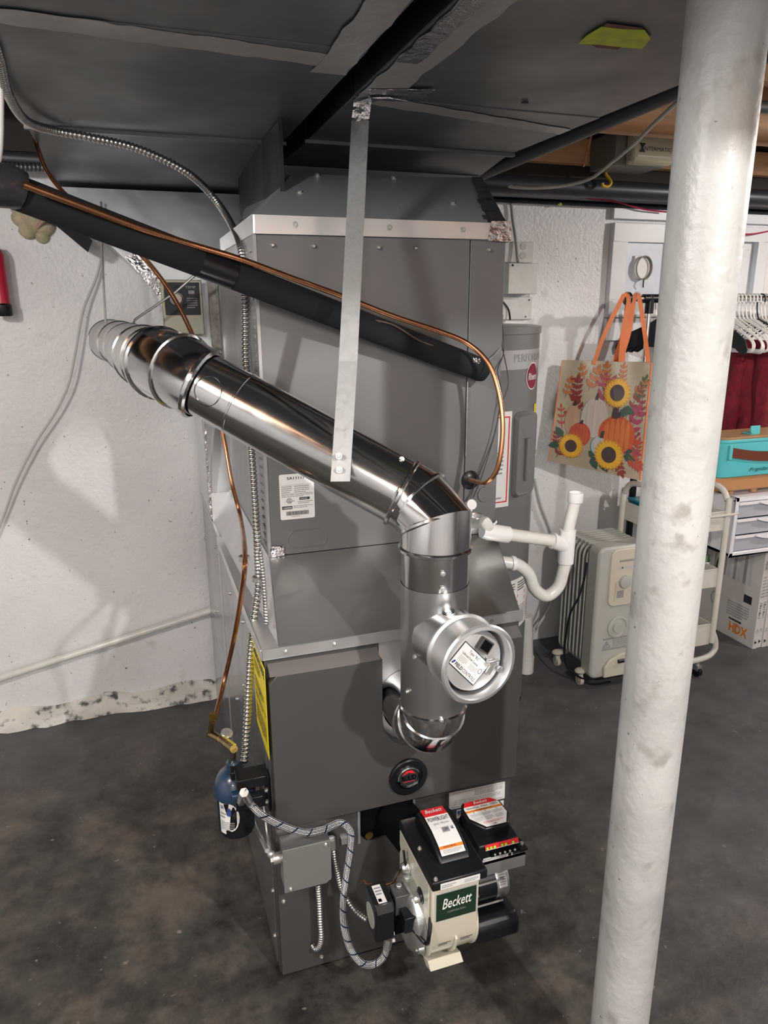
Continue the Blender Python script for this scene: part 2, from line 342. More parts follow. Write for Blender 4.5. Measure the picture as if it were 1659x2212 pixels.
mb = MB(); mb.box((1.885, 1.408, 1.66), (1.97, 1.4175, 1.755), WHITE); mb.build('vent_plate', w1, bevel=.001)
mb = MB()
for k in range(5):
    c = V((1.927, 1.402-k*.0022, 1.705)); q = [c+V(((.036+.001*k)*math.cos(t), 0, (.045+.001*k)*math.sin(t))) for t in [2*math.pi*j/28 for j in range(29)]]
    mb.tube(q, .0022, M('grey_cable', (0.28, 0.28, 0.25), .5), 6)
mb.tube(spline([(1.93, 1.395, 1.66), (1.925, 1.39, 1.64), (1.93, 1.395, 1.625)]), .003, INK, 6)
ob = mb.build('cable_coil'); ob['label'] = 'small ring of coiled grey cable hung on the painted window panel'; ob['category'] = 'cable'
mb = MB(); frame(mb, 2.29, 2.60, 1.50, 1.885, .06, 1.40, 1.43, WP); w2 = mb.build('window_2', kind='structure', bevel=.002)
mb = MB(); mb.box((2.36, 1.42, 1.575), (2.475, 1.43, 1.81), M('daylight_glass', (0.5, 0.75, 0.9), .15, emit=(0.30, 0.66, 0.95), es=.45)); mb.build('pane', w2)

# ================================================================ STRUCTURAL COLUMN
t = thing('support_column', 'round white chipped steel column from floor to duct on the right', 'column', (.563, -.512, 0))
mb = MB(); mb.cyl((.563, -.512, 0.004), (.563, -.512, 1.959), .0515, COLM, 48); mb.build('post', t)
mb = MB(); mb.box((.47, -.60, 0.0), (.655, -.42, .004), M('rusty_plate', (.12, .07, .05), .7)); mb.build('base_plate', t)

# ================================================================ OVERHEAD DUCTS
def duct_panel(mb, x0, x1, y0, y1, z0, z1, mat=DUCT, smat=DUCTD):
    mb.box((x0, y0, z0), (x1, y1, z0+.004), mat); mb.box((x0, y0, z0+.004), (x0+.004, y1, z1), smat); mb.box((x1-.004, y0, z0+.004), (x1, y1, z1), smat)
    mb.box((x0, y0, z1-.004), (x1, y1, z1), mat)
rd = thing('supply_duct', 'wide flat sheet-metal duct overhead right, with yellow patch and pale tape', 'duct', (.56, .2, 1.96))
mb = MB(); duct_panel(mb, .27, .85, -1.25, .19, 1.96, 2.115); mb.box((.27, -1.25, 1.96), (.85, -1.246, 2.115), DUCT); mb.build('duct_section', rd, bevel=.001)
mb = MB(); duct_panel(mb, .27, .85, .19, .607, 1.958, 2.115); mb.build('duct_section', rd, bevel=.001)
mb = MB(); mb.hexa([(.275, .607, 1.958), (.845, .607, 1.958), (.80, .62, 1.876), (.235, .62, 1.876), (.275, .66, 2.11), (.845, .66, 2.11), (.80, 1.25, 2.11), (.235, 1.25, 2.11)], DUCT)
mb.v[-8:] = [V(q) for q in [(.275, .607, 1.958), (.845, .607, 1.958), (.925, .985, 1.954), (.25, .985, 1.954), (.275, .607, 2.11), (.845, .607, 2.11), (.925, .985, 2.11), (.25, .985, 2.11)]]
mb.build('duct_elbow', rd)
mb = MB(); mb.box((.262, .60, 1.950), (.858, .615, 1.958), DUCT); mb.build('seam_cleat', rd)
def tape(pts, parent, jag=.004, z=1.9575, mat=TAPE, name='tape_strip'):   # ragged strip on an underside
    n = 26; mb = MB(); a0, a1, b0, b1 = map(V, pts); top = []; bot = []
    for i in range(n+1):
        s = i/n; j = random.uniform(-jag, jag); p = a0.lerp(a1, s); q = b0.lerp(b1, s); d = (q-p).normalized(); top.append(p-d*j); bot.append(q+d*random.uniform(-jag, jag))
    out = [V((p.x, p.y, z)) for p in top]+[V((p.x, p.y, z)) for p in reversed(bot)]
    mb.prism(out, (0, 0, -.0008), mat); return mb.build(name, parent, smooth=False)
tape(((.275, -.9, 0), (.275, .17, 0), (.345, -.9, 0), (.35, .17, 0)), rd)
tape(((.275, .155, 0), (.845, .30, 0), (.275, .215, 0), (.845, .35, 0)), rd, z=1.9565)
tape(((.30, .18, 0), (.28, .12, 0), (.40, .16, 0), (.40, .08, 0)), rd, z=1.955, mat=FOIL)
tape(((.275, -.45, 0), (.275, -.05, 0), (.31, -.45, 0), (.315, -.05, 0)), rd, z=1.9562, mat=FOIL)
tape(((.35, -.40, 0), (.85, -.52, 0), (.35, -.46, 0), (.85, -.60, 0)), rd)
# yellow sprayed patch
mb = MB(); yp = [(0.5253,-0.2239,1.9570), (0.5177,-0.2587,1.9570), (0.5177,-0.2978,1.9570), (0.5538,-0.2994,1.9570), (0.5881,-0.3064,1.9570), (0.6213,-0.2792,1.9570), (0.6386,-0.2351,1.9570), (0.5989,-0.2316,1.9570), (0.5599,-0.2305,1.9570)]
mb.prism(yp, (0, 0, -.0012), M('acid_yellow_paint', (0.50, 0.55, 0.01), .6, var=.25, vs=40)); mb.build('yellow_patch', rd, smooth=False)
RUST = M('rust_marks', (0.16, 0.07, 0.05), .8, var=.3, vs=60)
for pp in ([(0.5218,-0.2918,1.9574), (0.5172,-0.3102,1.9574), (0.5496,-0.3108,1.9574), (0.5812,-0.3110,1.9574), (0.5912,-0.2979,1.9574), (0.5560,-0.2906,1.9574)], [(0.5390,-0.2292,1.9574), (0.5630,-0.2324,1.9574), (0.6019,-0.2335,1.9574), (0.6043,-0.2179,1.9574), (0.5661,-0.2150,1.9574)]):
    mb = MB(); mb.prism(pp, (0, 0, -.0008), RUST); mb.build('rust_mark', rd, smooth=False)
mb = MB(); mb.ball((.62, .12, 1.957), .006, INK, 8, (1.6, 1, .4)); mb.build('hanger_hole', rd)

ld = thing('return_duct', 'wide dull sheet-metal duct overhead left, dropping to the wall behind', 'duct', (-.1, .2, 1.96))
mb = MB(); duct_panel(mb, -.385, .215, -1.25, -.08, 1.96, 2.115); mb.box((-.385, -1.25, 1.96), (.215, -1.246, 2.115), DUCT); mb.build('duct_section', ld, bevel=.001)
mb = MB(); duct_panel(mb, -.385, .215, -.08, .65, 1.958, 2.115); mb.build('duct_section', ld, bevel=.001)
bl = V((-0.3770,1.2200,1.9134)); br = V((0.2041,1.2200,1.9161))
mb = MB(); mb.hexa([(-.385, .65, 1.958), (.215, .65, 1.958), br, bl, (-.385, .65, 2.115), (.215, .65, 2.115), (br.x, 1.32, 2.115), (bl.x, 1.32, 2.115)], DUCT)
mb.v[2] = V((br.x, 1.32, br.z)); mb.v[3] = V((bl.x, 1.32, bl.z)); mb.build('duct_section', ld)
mb = MB(); mb.box((-.392, .643, 1.950), (.222, .657, 1.958), DUCT); mb.build('seam_cleat', ld)
tape(((-.38, -.10, 0), (.205, -.045, 0), (-.38, -.035, 0), (.205, .02, 0)), ld)
tape(((.15, -.9, 0), (.15, .05, 0), (.21, -.9, 0), (.21, .05, 0)), ld, z=1.9563)
tape(((-.38, -.75, 0), (.205, -.70, 0), (-.38, -.69, 0), (.205, -.63, 0)), ld)
# the drop behind the furnace
tl = V((-0.1247,1.2200,1.6287)); tr = V((0.1993,1.2200,1.6305))
DROP = M('bright_drop_sheet', (0.62, 0.64, 0.66), 0.32, .8, var=.08, vs=4, bump=.003, bs=4, lo=.2, hi=.8)
rdp = thing('return_drop', 'silver sheet-metal drop duct against the back wall behind the grey cabinet', 'duct', (.1, 1.3, .86))
mb = MB(); n = 8; vs = []
for i in range(n+1):   # curved throat
    s = i/n; z = bl.z-.006+(tl.z-bl.z+.006)*s; y = 1.225-.03*math.sin(s*math.pi*.5); xl = bl.x+(tl.x-bl.x)*(s**1.15); xr = br.x+(tr.x-br.x)*s
    vs += [(xl, y, z), (xr, y, z), (xr, 1.405, z), (xl, 1.405, z)]
mb.add(vs, [(i*4+k, i*4+(k+1) % 4, (i+1)*4+(k+1) % 4, (i+1)*4+k) for i in range(n) for k in range(4)]+[(3, 2, 1, 0)], DROP); mb.build('throat', rdp)
zc = .872
mb = MB(); mb.hexa([(-.002, 1.0, zc), (.40, 1.0, zc), (.40, 1.39, zc), (-.002, 1.39, zc), (tl.x, 1.195, tl.z), (tr.x, 1.195, tl.z), (tr.x, 1.405, tl.z), (tl.x, 1.405, tl.z)], GALV)
mb.v[-8:] = [V(q) for q in [(-.002, 1.0, zc), (.40, 1.0, zc), (.40, 1.39, zc), (-.002, 1.39, zc), (-.002, 1.16, 1.30), (.40, 1.16, 1.30), (.40, 1.40, 1.30), (-.002, 1.40, 1.30)]]
mb.hexa([(-.002, 1.16, 1.30), (.40, 1.16, 1.30), (.40, 1.40, 1.30), (-.002, 1.40, 1.30), (tl.x, 1.195, tl.z), (tr.x, 1.195, tl.z), (tr.x, 1.405, tl.z), (tl.x, 1.405, tl.z)], GALV)
mb.build('drop_body', rdp)
mb = MB(); pts = [V((-0.2440,1.2100,1.7533)), V((-0.2058,1.2000,1.7188)), V((-0.1586,1.1900,1.6559)), V((-0.1077,1.1900,1.5848))]; pts2 = [p+V((.055, 0, .012)) for p in pts]
for a, b, c, d in zip(pts, pts[1:], pts2[1:], pts2): mb.quad(a, b, c, d, FOIL)
mb.build('foil_tape', rdp)
mb = MB(); ff = [V((-0.0060,0.3966,1.2622)), V((-0.0060,0.4508,0.9499)), V((-0.0060,0.3882,0.9076))]
q = [V((-.006, 1.01, 1.45)), V((-.006, 1.01, 1.15)), V((-.006, 1.0, .88))]
for i in range(24):
    z0 = .88+i*.024; mb.box((-.004-random.uniform(0, .004), .99+random.uniform(-.004, .004), z0), (.0, 1.03+random.uniform(-.004, .004), z0+.0245), FOIL)
mb.build('foil_tape', rdp)

# ================================================================ FURNACE
W_ = .595
fu = thing('oil_furnace', 'grey steel oil furnace standing on the dark floor, round black badge', 'furnace', (.3, .35, 0))
mb = MB(); mb.box((0, 0.003, .012), (W_, .80, .845), FURN); body = mb.build('cabinet_body', fu, bevel=.003)
mb = MB(); mb.box((.01, .02, 0), (W_-.01, .78, .012), BLACKM); mb.build('base_frame', fu)
# left side skin: reflective sheet on the side of the cabinet
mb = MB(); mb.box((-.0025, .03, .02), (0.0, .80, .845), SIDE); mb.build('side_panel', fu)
# lower face plate with a burner opening (built as a frame around the hole)
hx0, hx1, hz0 = .20, .335, .335
mb = MB()
mb.box((.004, -.004, .012), (hx0, .003, .445), FURN); mb.box((hx1, -.004, .012), (W_-.004, .003, .445), FURN)
mb.prism([(hx0, -.004, .012), (hx1, -.004, .012), (hx1, -.004, hz0+.02), (hx1-.02, -.004, hz0), (hx0+.02, -.004, hz0), (hx0, -.004, hz0+.02)], (0, .007, 0), FURN)
mb.build('face_plate', fu)
for xx in (hx0-.004, hx1-.002): mb = MB(); mb.box((xx, -.0065, hz0), (xx+.006, -.003, .445), CASEL); mb.build('opening_trim', fu)
mb = MB(); mb.box((hx0, .0015, hz0), (hx1, .0035, .445), BLACKM); mb.build('burner_opening', fu)  # black plate standing in for the shade inside the opening
# upper front door with the flue notch
zt, zb = .815, .442; cx, cr = .329, .078
out = [(.004, zb), (W_-.002, zb), (W_-.002, zt), (cx+cr, zt)]
out += [(cx+cr*math.cos(a), .665+cr*math.sin(a)) for a in [math.radians(-d) for d in range(0, 181, 12)]]
out += [(cx-cr, zt), (.02, zt), (.004, zt-.018)]
mb = MB(); mb.prism([(x, -.03, z) for x, z in out], (0, .024, 0), FURN); mb.build('front_door', fu, bevel=.0015)
# bevelled lip along the top of the door, each side of the notch
for a, b in ((.006, cx-cr-.004), (cx+cr+.004, W_-.004)):
    mb = MB(); mb.prism([(a, -.03, zt), (a+.025 if a < .1 else a, -.030, zt-.001), (b, -.030, zt), (b, -.004, zt+.018), (a, -.004, zt+.018)], (0, .002, -.002), M('door_lip_pale', (.17, .16, .155), .38, .25)); mb.build('door_lip', fu)  # lip in a paler tone than the door
mb = MB(); mb.box((.0, -.004, .80), (cx-cr, .003, .848), FURN); mb.box((cx+cr, -.004, .80), (W_, .003, .848), FURN)
mb.box((cx-cr, .0, .58), (cx+cr, .0045, .848), GALV); mb.build('upper_rail', fu)
mb = MB(); mb.lathe([(.068, 0), (.068, .003)], (cx, -.001, .675), (0, -1, 0), BLACKM, 28); mb.build('flue_opening', fu)  # black disc in place of the shade within the flue hole
# badge
bc = V((.317, -.030, .527)); bp_ = V((0.3110,-0.0300,0.5092)); bc = V((bp_.x, -.03, bp_.z))
mb = MB(); mb.lathe([(.046, 0), (.046, .006), (.043, .008), (.034, .0075), (.0325, .004), (.0, .004)], bc, (0, -1, 0), BLACK, 36); bd = mb.build('badge', fu)
mb = MB(); mb.lathe([(.027, .004), (.0275, .009), (.0245, .0095), (.0235, .006), (0, .006)], bc, (0, -1, 0), CHROME, 24); mb.build('badge_ring', bd)
fl = Flat(sheet_frame(bc+V((-.0235, -.0066, -.0235)), (.047, 0, 0), (0, 0, .047))); fl.ell(.5, .5, .47, .47, INK, 1); fl.poly([(.15, .66), (.35, .9), (.65, .9), (.85, .66), (.62, .74), (.5, .78), (.38, .74)], RED, 2)
fl.text('RUUD', .12, .36, .76, .27, CHROME, 3, bold=.03); fl.rect(.2, .27, .8, .31, RED, 2); fl.build('badge_print', bd)
# transition hood sloping up to the cabinet above
HOOD = M('hood_galvanized', (0.80, 0.81, 0.80), 0.33, .95, var=.22, vs=2.6, bump=.010, bs=3.2, lo=.2, hi=.8, detail=3)
tb = [V((.03, -.008, .868)), V((.595, -.008, .868))]; tt = [V((.064, .268, .972)), V((.668, .268, .972))]
mb = MB(); mb.quad(tb[0], tb[1], tt[1], tt[0], HOOD, .002); mb.build('hood_front', fu)
mb = MB(); mb.prism([tb[0], tt[0], (.064, .985, .972), (.0, .985, .868)], (.003, 0, 0), GALV); mb.build('hood_side', fu)
mb = MB(); mb.prism([tb[1], tt[1], (.668, .985, .972), (.60, .985, .868)], (-.003, 0, 0), GALV); mb.build('hood_side', fu)
mb = MB(); mb.box((.064, .95, .960), (.668, .985, .972), GALV); mb.box((.0, .982, .868), (.60, .985, .965), GALV); mb.build('hood_back', fu)
mb = MB(); mb.box((-.004, -.012, .846), (W_+.006, -.008, .870), GALV); mb.box((-.008, -.012, .846), (-.004, .80, .870), GALV); mb.box((W_+.002, -.012, .846), (W_+.006, .80, .870), GALV)
mb.box((-.006, -.010, .866), (.032, .80, .870), GALV); mb.box((.56, -.010, .866), (W_+.004, .80, .870), GALV)
mb.build('hood_flange', fu, bevel=.001)
for p in ((.045, -.012, .858), (.15, -.012, .858), (.52, -.012, .858)): screw(fu, p, (0, -1, 0), .003)

for y, z in ((.10, .825), (.30, .80), (.55, .78), (.08, .50), (.10, .30), (.02, .24), (.03, .10), (.35, .60), (.55, .45)): screw(fu, (-.0028, y, z), (-1, 0, 0), .004)
for x, z in ((.015, .225), (.10, .035), (.17, .43), (.57, .05)): screw(fu, (x, -.0045, z), (0, -1, 0), .0035)
# stickers on the furnace
yl = V((-0.0030,0.0557,0.8473)); yr = V((-0.0030,-0.0869,0.8535)); yb = V((-0.0030,0.1099,0.6343))
fr = sheet_frame((-.0035, .135, .62), (0, -.165, 0), (0, 0, .215)); fl = Flat(fr, .0005); fl.base(rrect(0, 0, 1, 1, .02), YELLOW)
fl.text('ENERGYGUIDE', .06, .86, .88, .09, INK, 2, bold=.03); fl.lines(.1, .70, .6, .82, 3, INK); fl.rect(.08, .48, .92, .488, INK); fl.rect(.08, .36, .92, .368, INK); fl.lines(.1, .5, .8, .62, 3, INK); fl.lines(.1, .38, .9, .46, 2, INK); fl.poly([(.45, .56), (.55, .56), (.5, .50)], INK, 2); fl.lines(.1, .1, .9, .32, 6, INK)
fl.build('energy_sticker', fu, label='yellow energy sticker')
a = V((0.4281,-0.0048,0.3682)); b = V((0.5792,-0.0048,0.3651)); c = V((0.4271,-0.0048,0.4171))
fl = Flat(sheet_frame(a, b-a, c-a)); fl.base(rrect(0, 0, 1, 1, .03), WHITE); fl.rect(.04, .08, .96, .10, GREYI); fl.rect(.04, .9, .96, .92, GREYI); fl.lines(.45, .55, .95, .85, 4, GREYI); fl.lines(.08, .2, .92, .5, 3, LGREY); fl.build('paper_sticker', fu, label='wide white text sticker')
a = V((0.4485,-0.0048,0.3390)); fl = Flat(sheet_frame(a, (.018, 0, 0), (0, 0, .024))); fl.base(rrect(0, 0, 1, 1, .03), WHITE); fl.rect(.1, .25, .9, .85, RED)
for k in range(3): fl.rect(.1, .33+k*.17, .9, .40+k*.17, WHITE, 2)
fl.rect(.1, .55, .5, .85, BLUEI, 3); fl.build('flag_sticker', fu, label='small flag sticker')
a = V((0.5431,-0.0048,0.3049)); fl = Flat(sheet_frame(a, (.034, 0, 0), (0, 0, .055))); fl.base(rrect(0, 0, 1, 1, .03), WHITE); fl.lines(.1, .5, .9, .9, 5, GREYI); fl.build('paper_sticker', fu, label='small white text sticker')
# return box joined to the furnace at the back left
rb = thing('return_air_box', 'low shiny sheet-metal box behind the furnace, at the wall', 'duct', (.3, 1.1, 0))
mb = MB(); mb.box((0, .803, .0), (.56, 1.39, .866), SIDE); mb.build('box_shell', rb, bevel=.002)
mb = MB(); mb.box((-.004, .80, .0), (.0, .818, .866), GALV); mb.box((-.004, .803, .862), (.004, 1.39, .870), GALV); mb.build('seam_strip', rb)
for y, z in ((.85, .80), (.95, .79), (1.35, .70), (.9, .35), (1.05, .52)): screw(rb, (-.0005, y, z), (-1, 0, 0), .004)

# ================================================================ COIL CABINET
x0, x1, y0, z0, z1 = .067, .665, .27, .9725, 1.700
cc = thing('coil_cabinet', 'tall grey steel coil cabinet standing on the furnace hood', 'cabinet', (.366, .5, .974))
xs = V((0.5746,0.2700,1.5080)).x
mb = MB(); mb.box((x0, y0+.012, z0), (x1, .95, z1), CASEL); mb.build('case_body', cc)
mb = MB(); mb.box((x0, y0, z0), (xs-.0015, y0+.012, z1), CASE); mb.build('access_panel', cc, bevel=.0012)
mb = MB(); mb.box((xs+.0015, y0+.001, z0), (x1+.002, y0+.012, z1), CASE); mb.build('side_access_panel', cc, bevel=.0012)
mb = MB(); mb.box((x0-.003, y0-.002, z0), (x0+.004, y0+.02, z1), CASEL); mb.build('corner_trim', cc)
for px in (.105, .195, .345, .435, .62):
    mb = MB(); mb.lathe([(.005, 0), (.005, .007), (.0035, .009), (.0028, .005), (0, .005)], (px, y0, z1-.022), (0, -1, 0), STEEL, 8); mb.build('screw', cc)
a = V((0.0972,0.2695,1.0605)); b = V((0.1807,0.2695,1.0587)); c = V((0.0971,0.2695,1.1712)); b.z = a.z; c.x = a.x
fl = Flat(sheet_frame(a, b-a, c-a)); fl.base(rrect(0, 0, 1, 1, .05, .04), WHITE)
fl.text('SA11117', .22, .88, .52, .06, INK, 2, bold=.02); fl.rect(.05, .76, .95, .765, GREYI)
fl.lines(.05, .58, .35, .75, 4, GREYI); fl.lines(.42, .58, .85, .75, 4, GREYI); fl.lines(.05, .49, .95, .58, 3, GREYI)
fl.ring(.27, .415, .065, .08, INK, 2, asp=.72); fl.text('UL', .225, .38, .09, .07, INK, 2, bold=.02); fl.text('c', .14, .40, .02, .02, INK, 2); fl.text('us', .37, .40, .05, .02, INK, 2)
fl.rect(.56, .42, .86, .475, INK, 2); fl.lines(.59, .435, .83, .46, 1, WHITE, 3); fl.lines(.52, .33, .95, .40, 2, GREYI)
fl.rect(.05, .23, .35, .30, INK, 2); fl.text('! WARNING', .07, .245, .26, .035, WHITE, 3, bold=.02); fl.lines(.38, .24, .95, .31, 2, GREYI)
x = .17
while x < .82:
    w = random.choice((.006, .010, .016)); fl.rect(x, .09, x+w, .18, INK, 2); x += w+random.choice((.006, .010))
fl.lines(.3, .05, .65, .08, 1, GREYI); fl.build('rating_sticker', cc, label='white rating sticker')
# oval knock-out: a raised rim
oc = V((0.1603,0.2700,1.0085)); q = [oc+V((.026 if math.cos(t) > 0 else -.026, 0, 0))+V((.022*math.cos(t), -.0005, .0225*math.sin(t))) for t in [2*math.pi*k/32 for k in range(33)]]
mb = MB(); mb.tube(q, .0012, CASE, 6); mb.build('knock_out', cc)
# raised coupling strip, seam ticks down the left front edge
mb = MB()
for k in range(34): mb.box((x0-.0045, .30, .99+k*.0205), (x0, .335, .99+k*.0205+.008), CASEL)
mb.build('edge_ribs', cc, kind='stuff')
# grommet where the liquid line enters
gp = V((0.5900,0.2700,1.1209)); mb = MB(); mb.lathe([(.024, 0), (.024, .006), (.018, .010), (.009, .013), (.004, .013)], gp, (0, -1, 0), BLACK, 28); mb.build('grommet', cc)
gp2 = V((0.6082,0.2700,1.0025)); mb = MB(); mb.lathe([(.030, 0), (.030, .003), (.026, .005), (.0, .005)], gp2, (0, -1, 0), M('foil_washer', (.6, .6, .6), .2, 1), 26); mb.build('drain_port', cc)
mb = MB(); mb.lathe([(.020, 0), (.020, .002), (0, .002)], V((0.6331,0.2690,1.0782)), (0, -1, 0), CASE, 26); mb.build('knock_out', cc)
mb = MB(); mb.cyl(V((0.5724,0.2620,1.3704)), V((0.5727,0.2620,1.1853)), .0012, STEEL, 6); mb.build('seam_wire', cc)
mb = MB()
for (px, pz, s) in ((.085, .985, .02), (.645, .985, .03)):
    n = 7; g = [[V((px+(i/n-.5)*s*1.6, y0-.004-random.uniform(0, .003), pz+(j/n-.5)*s*1.3+random.uniform(-.001, .001))) for i in range(n+1)] for j in range(n+1)]
    mb.add([p for r in g for p in r], [(j*(n+1)+i, j*(n+1)+i+1, (j+1)*(n+1)+i+1, (j+1)*(n+1)+i) for i in range(n) for j in range(n)], FOIL)
mb.build('foil_patch', cc, smooth=False)

# ---- supply plenum above the coil cabinet
PLEN = M('plenum_galvanized', (0.52, 0.54, 0.55), 0.34, 0.55, var=.12, vs=4, bump=.0015, bs=6)
sp = thing('supply_plenum', 'bright metal plenum collar between coil cabinet and overhead duct', 'duct', (.366, .5, 1.70))
pa = [V((.072, .268, 1.735)), V((.660, .268, 1.735))]; pb = [V((0.2026,0.5000,1.8588)), V((0.7031,0.5000,1.8736))]
mb = MB(); mb.hexa([pa[0], pa[1], (.66, .86, 1.735), (.072, .86, 1.735), pb[0], pb[1], (pb[1].x, 1.0, pb[1].z+.03), (pb[0].x, 1.0, pb[0].z+.03)], PLEN); mb.build('plenum_body', sp)
mb = MB(); mb.hexa([(pb[0].x, .95, pb[0].z+.02), (pb[1].x, .95, pb[1].z+.02), (pb[1].x, 1.0, pb[1].z+.03), (pb[0].x, 1.0, pb[0].z+.03), (.27, .935, 1.953), (.91, .935, 1.953), (.91, .984, 1.953), (.27, .984, 1.953)], DUCT); mb.build('plenum_neck', sp)
mb = MB(); mb.box((.064, .262, 1.7), (.668, .27, 1.738), GALV); mb.box((.064, .262, 1.7), (.070, .86, 1.738), GALV); mb.box((.662, .27, 1.7), (.668, .86, 1.738), GALV); mb.build('plenum_flange', sp, bevel=.001)
for px, z in ((.155, 1.72), (.37, 1.72), (.55, 1.72)): screw(sp, (px, .262, z), (0, -1, 0), .005)
nrm = (pa[1]-pa[0]).cross(pb[0]-pa[0]).normalized()
for s, h in ((.10, .55), (.13, .97), (.52, .95), (.8, .4)): screw(sp, pa[0].lerp(pb[0], h).lerp(pa[1].lerp(pb[1], h), s), nrm, .005)
mb = MB(); n = 12
for j in range(n):
    h0, h1 = j/n, (j+1)/n; e0 = pa[1].lerp(pb[1], h0); e1 = pa[1].lerp(pb[1], h1); w0 = .045-.02*h0+random.uniform(-.006, .006)
    o = nrm*(.001+random.uniform(0, .004)); mb.add([e0-V((w0, 0, 0))+nrm*.001, e0+V((.006, 0, 0))+o, e1+V((.006, 0, 0))+o, e1-V((w0, 0, 0))+nrm*.001, e1+V((.006, .03, 0)), e0+V((.006, .03, 0))], [(0, 1, 2, 3), (1, 5, 4, 2)], FOIL)
mb.add([V((.615, .2605, 1.698)), V((.674, .2595, 1.696)), V((.674, .2595, 1.742)), V((.622, .2605, 1.741)), V((.674, .30, 1.742)), V((.674, .30, 1.696))], [(0, 1, 2, 3), (1, 5, 4, 2)], FOIL)
mb.build('foil_tape', sp, smooth=False)
# side sheet hanging off the gap between both ducts, its shade put into the colour
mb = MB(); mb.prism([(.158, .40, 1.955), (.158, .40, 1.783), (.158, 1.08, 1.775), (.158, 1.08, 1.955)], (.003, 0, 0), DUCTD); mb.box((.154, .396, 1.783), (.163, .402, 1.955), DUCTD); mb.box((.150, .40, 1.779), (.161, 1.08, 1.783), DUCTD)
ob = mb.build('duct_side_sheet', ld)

# ================================================================ SUPPORT STRAP
def wrap(pts, w, th, mat, name, label, cat, wd=None, parent=None):
    pts = [V(p) for p in pts]; wd = V(wd or (1, 0, 0)); mb = MB()
    for a, b in zip(pts, pts[1:]):
        n = (b-a).cross(wd).normalized()*th; mb.hexa([a-wd*w/2, a+wd*w/2, b+wd*w/2, b-wd*w/2, a-wd*w/2+n, a+wd*w/2+n, b+wd*w/2+n, b-wd*w/2+n], mat)
    return mb
SPANG = M('spangled_strap', (0.80, 0.82, 0.83), .38, .75, var=.35, vs=60, detail=2)
st = thing('support_strap', 'flat galvanized steel strap hanging from the duct down to the flue pipe', 'strap', (0.1460,-0.1000,1.2298))
wdx = V((.955, -.295, 0))
sa = V((0.1403,-0.1214,1.2395)); sb = V((0.2858,0.2011,1.9167)); sc = V((0.2905,0.1987,1.9506)); sd = V((.315, .15, 1.950))
mb = wrap([sa, V((0.1910,-0.0104,1.4488)), sb], .036, .0015, SPANG, '', '', '', wdx); mb.build('strap_band', st)
mb = wrap([sb, sc, sd, V((.36, .16, 1.950))], .036, .0012, FOIL, '', '', '', wdx); mb.build('strap_fold', st)
for q in (V((0.1422,-0.1085,1.2847)), V((0.1402,-0.1173,1.2605))): screw(st, q, -INTO, .004)

# ================================================================ FLUE
r = .0655
fp = thing('flue_pipe', 'shiny galvanized flue pipe running from furnace up to the wall', 'pipe', (.3, -.16, .6))
tx, ty = .316, -.16
def bead(mb, c, d, R, mat=BRITE, w=.006, h=.0035, n=36):
    mb.lathe([(R-.001, -w), (R+h, -w*.5), (R+h, w*.5), (R-.001, w)], V(c), V(d), mat, n, caps=False)
up = V((0, 0, 1))
mb = MB(); mb.lathe([(r, 0), (r, .185), (r*.985, .186), (r*.985, .19)], (tx, ty, .925), up, BRITE, 40, caps=False); mb.build('pipe_section', fp, label='upper vertical pipe collar')
TEE = M('dull_tee_galvanized', (0.62, 0.63, 0.64), .30, 1.0, var=.25, vs=10, stretch=(1, 1, .2))
tlx = V((tx, ty, 0))
zt0, zt1 = .762, 1.035
mb = MB(); mb.lathe([(r+.001, 0), (r+.001, zt1-zt0)], (tx, ty, zt0), up, TEE, 40, caps=False); bead(mb, (tx, ty, zt0+.004), up, r+.001); tee = mb.build('tee', fp)
fc = V((0.3036,-0.3670,0.9672)); tc = V((tx, ty, .935)); fc = V((0.3314,-0.3106,0.9350)); dd = (fc-tc).normalized(); fc = tc+dd*.168
L_ = (fc-tc).length
mb = MB(); mb.lathe([(r-.001, .03), (r-.001, .115)], tc, dd, TEE, 40, caps=False); mb.build('tee_branch', fp)
dr = MB(); dr.lathe([(r+.002, 0.10), (r+.0065, .104), (r+.0065, .108), (r+.002, .112), (r+.001, .160), (r+.008, .163), (r+.011, .168), (r+.008, .172), (r+.002, .173), (r-.001, .168), (r-.002, .12)], tc, dd, GALV, 44, caps=False)
dreg = dr.build('draft_regulator', fp, label='round draft regulator collar with a hinged disc')
ax2 = V((dd.y, -dd.x, 0)); tilt = Matrix.Rotation(math.radians(-9), 3, ax2) ; dn = (dd@Matrix.Identity(3)); dn = (Matrix.Rotation(math.radians(6), 3, ax2)@dd).normalized()
dc = tc+dd*.146; mb = MB(); mb.lathe([(.057, 0), (.0575, .003), (.054, .0045), (0, .0045)], dc, dn, M('damper_disc', (.60, .60, .60), .35, .6), 36); mb.build('damper_disc', dreg)
rt = dn.cross(up).normalized()*-1; 
if rt.dot(ALONG) < 0: rt = -rt
upv = rt.cross(dn).normalized(); upv = upv if upv.z > 0 else -upv
def rotuv(a):  # in-plane axes rotated by a degrees
    a = math.radians(a); return rt*math.cos(a)+upv*math.sin(a), -rt*math.sin(a)+upv*math.cos(a)
u, v = rotuv(-48); o = dc+dn*.0052-rt*.010-upv*.004
w_, h_ = .074, .050
fl = Flat(sheet_frame(o-u*w_/2-v*h_/2, u*w_, v*h_) if u.cross(v).dot(dn) > 0 else sheet_frame(o-u*w_/2-v*h_/2, u*w_, v*h_), .0004 if u.cross(v).dot(dn) > 0 else -.0004)
fl.base(rrect(0, 0, 1, 1, .02), INK); fl.rect(.02, .035, .98, .965, WHITE, 2)
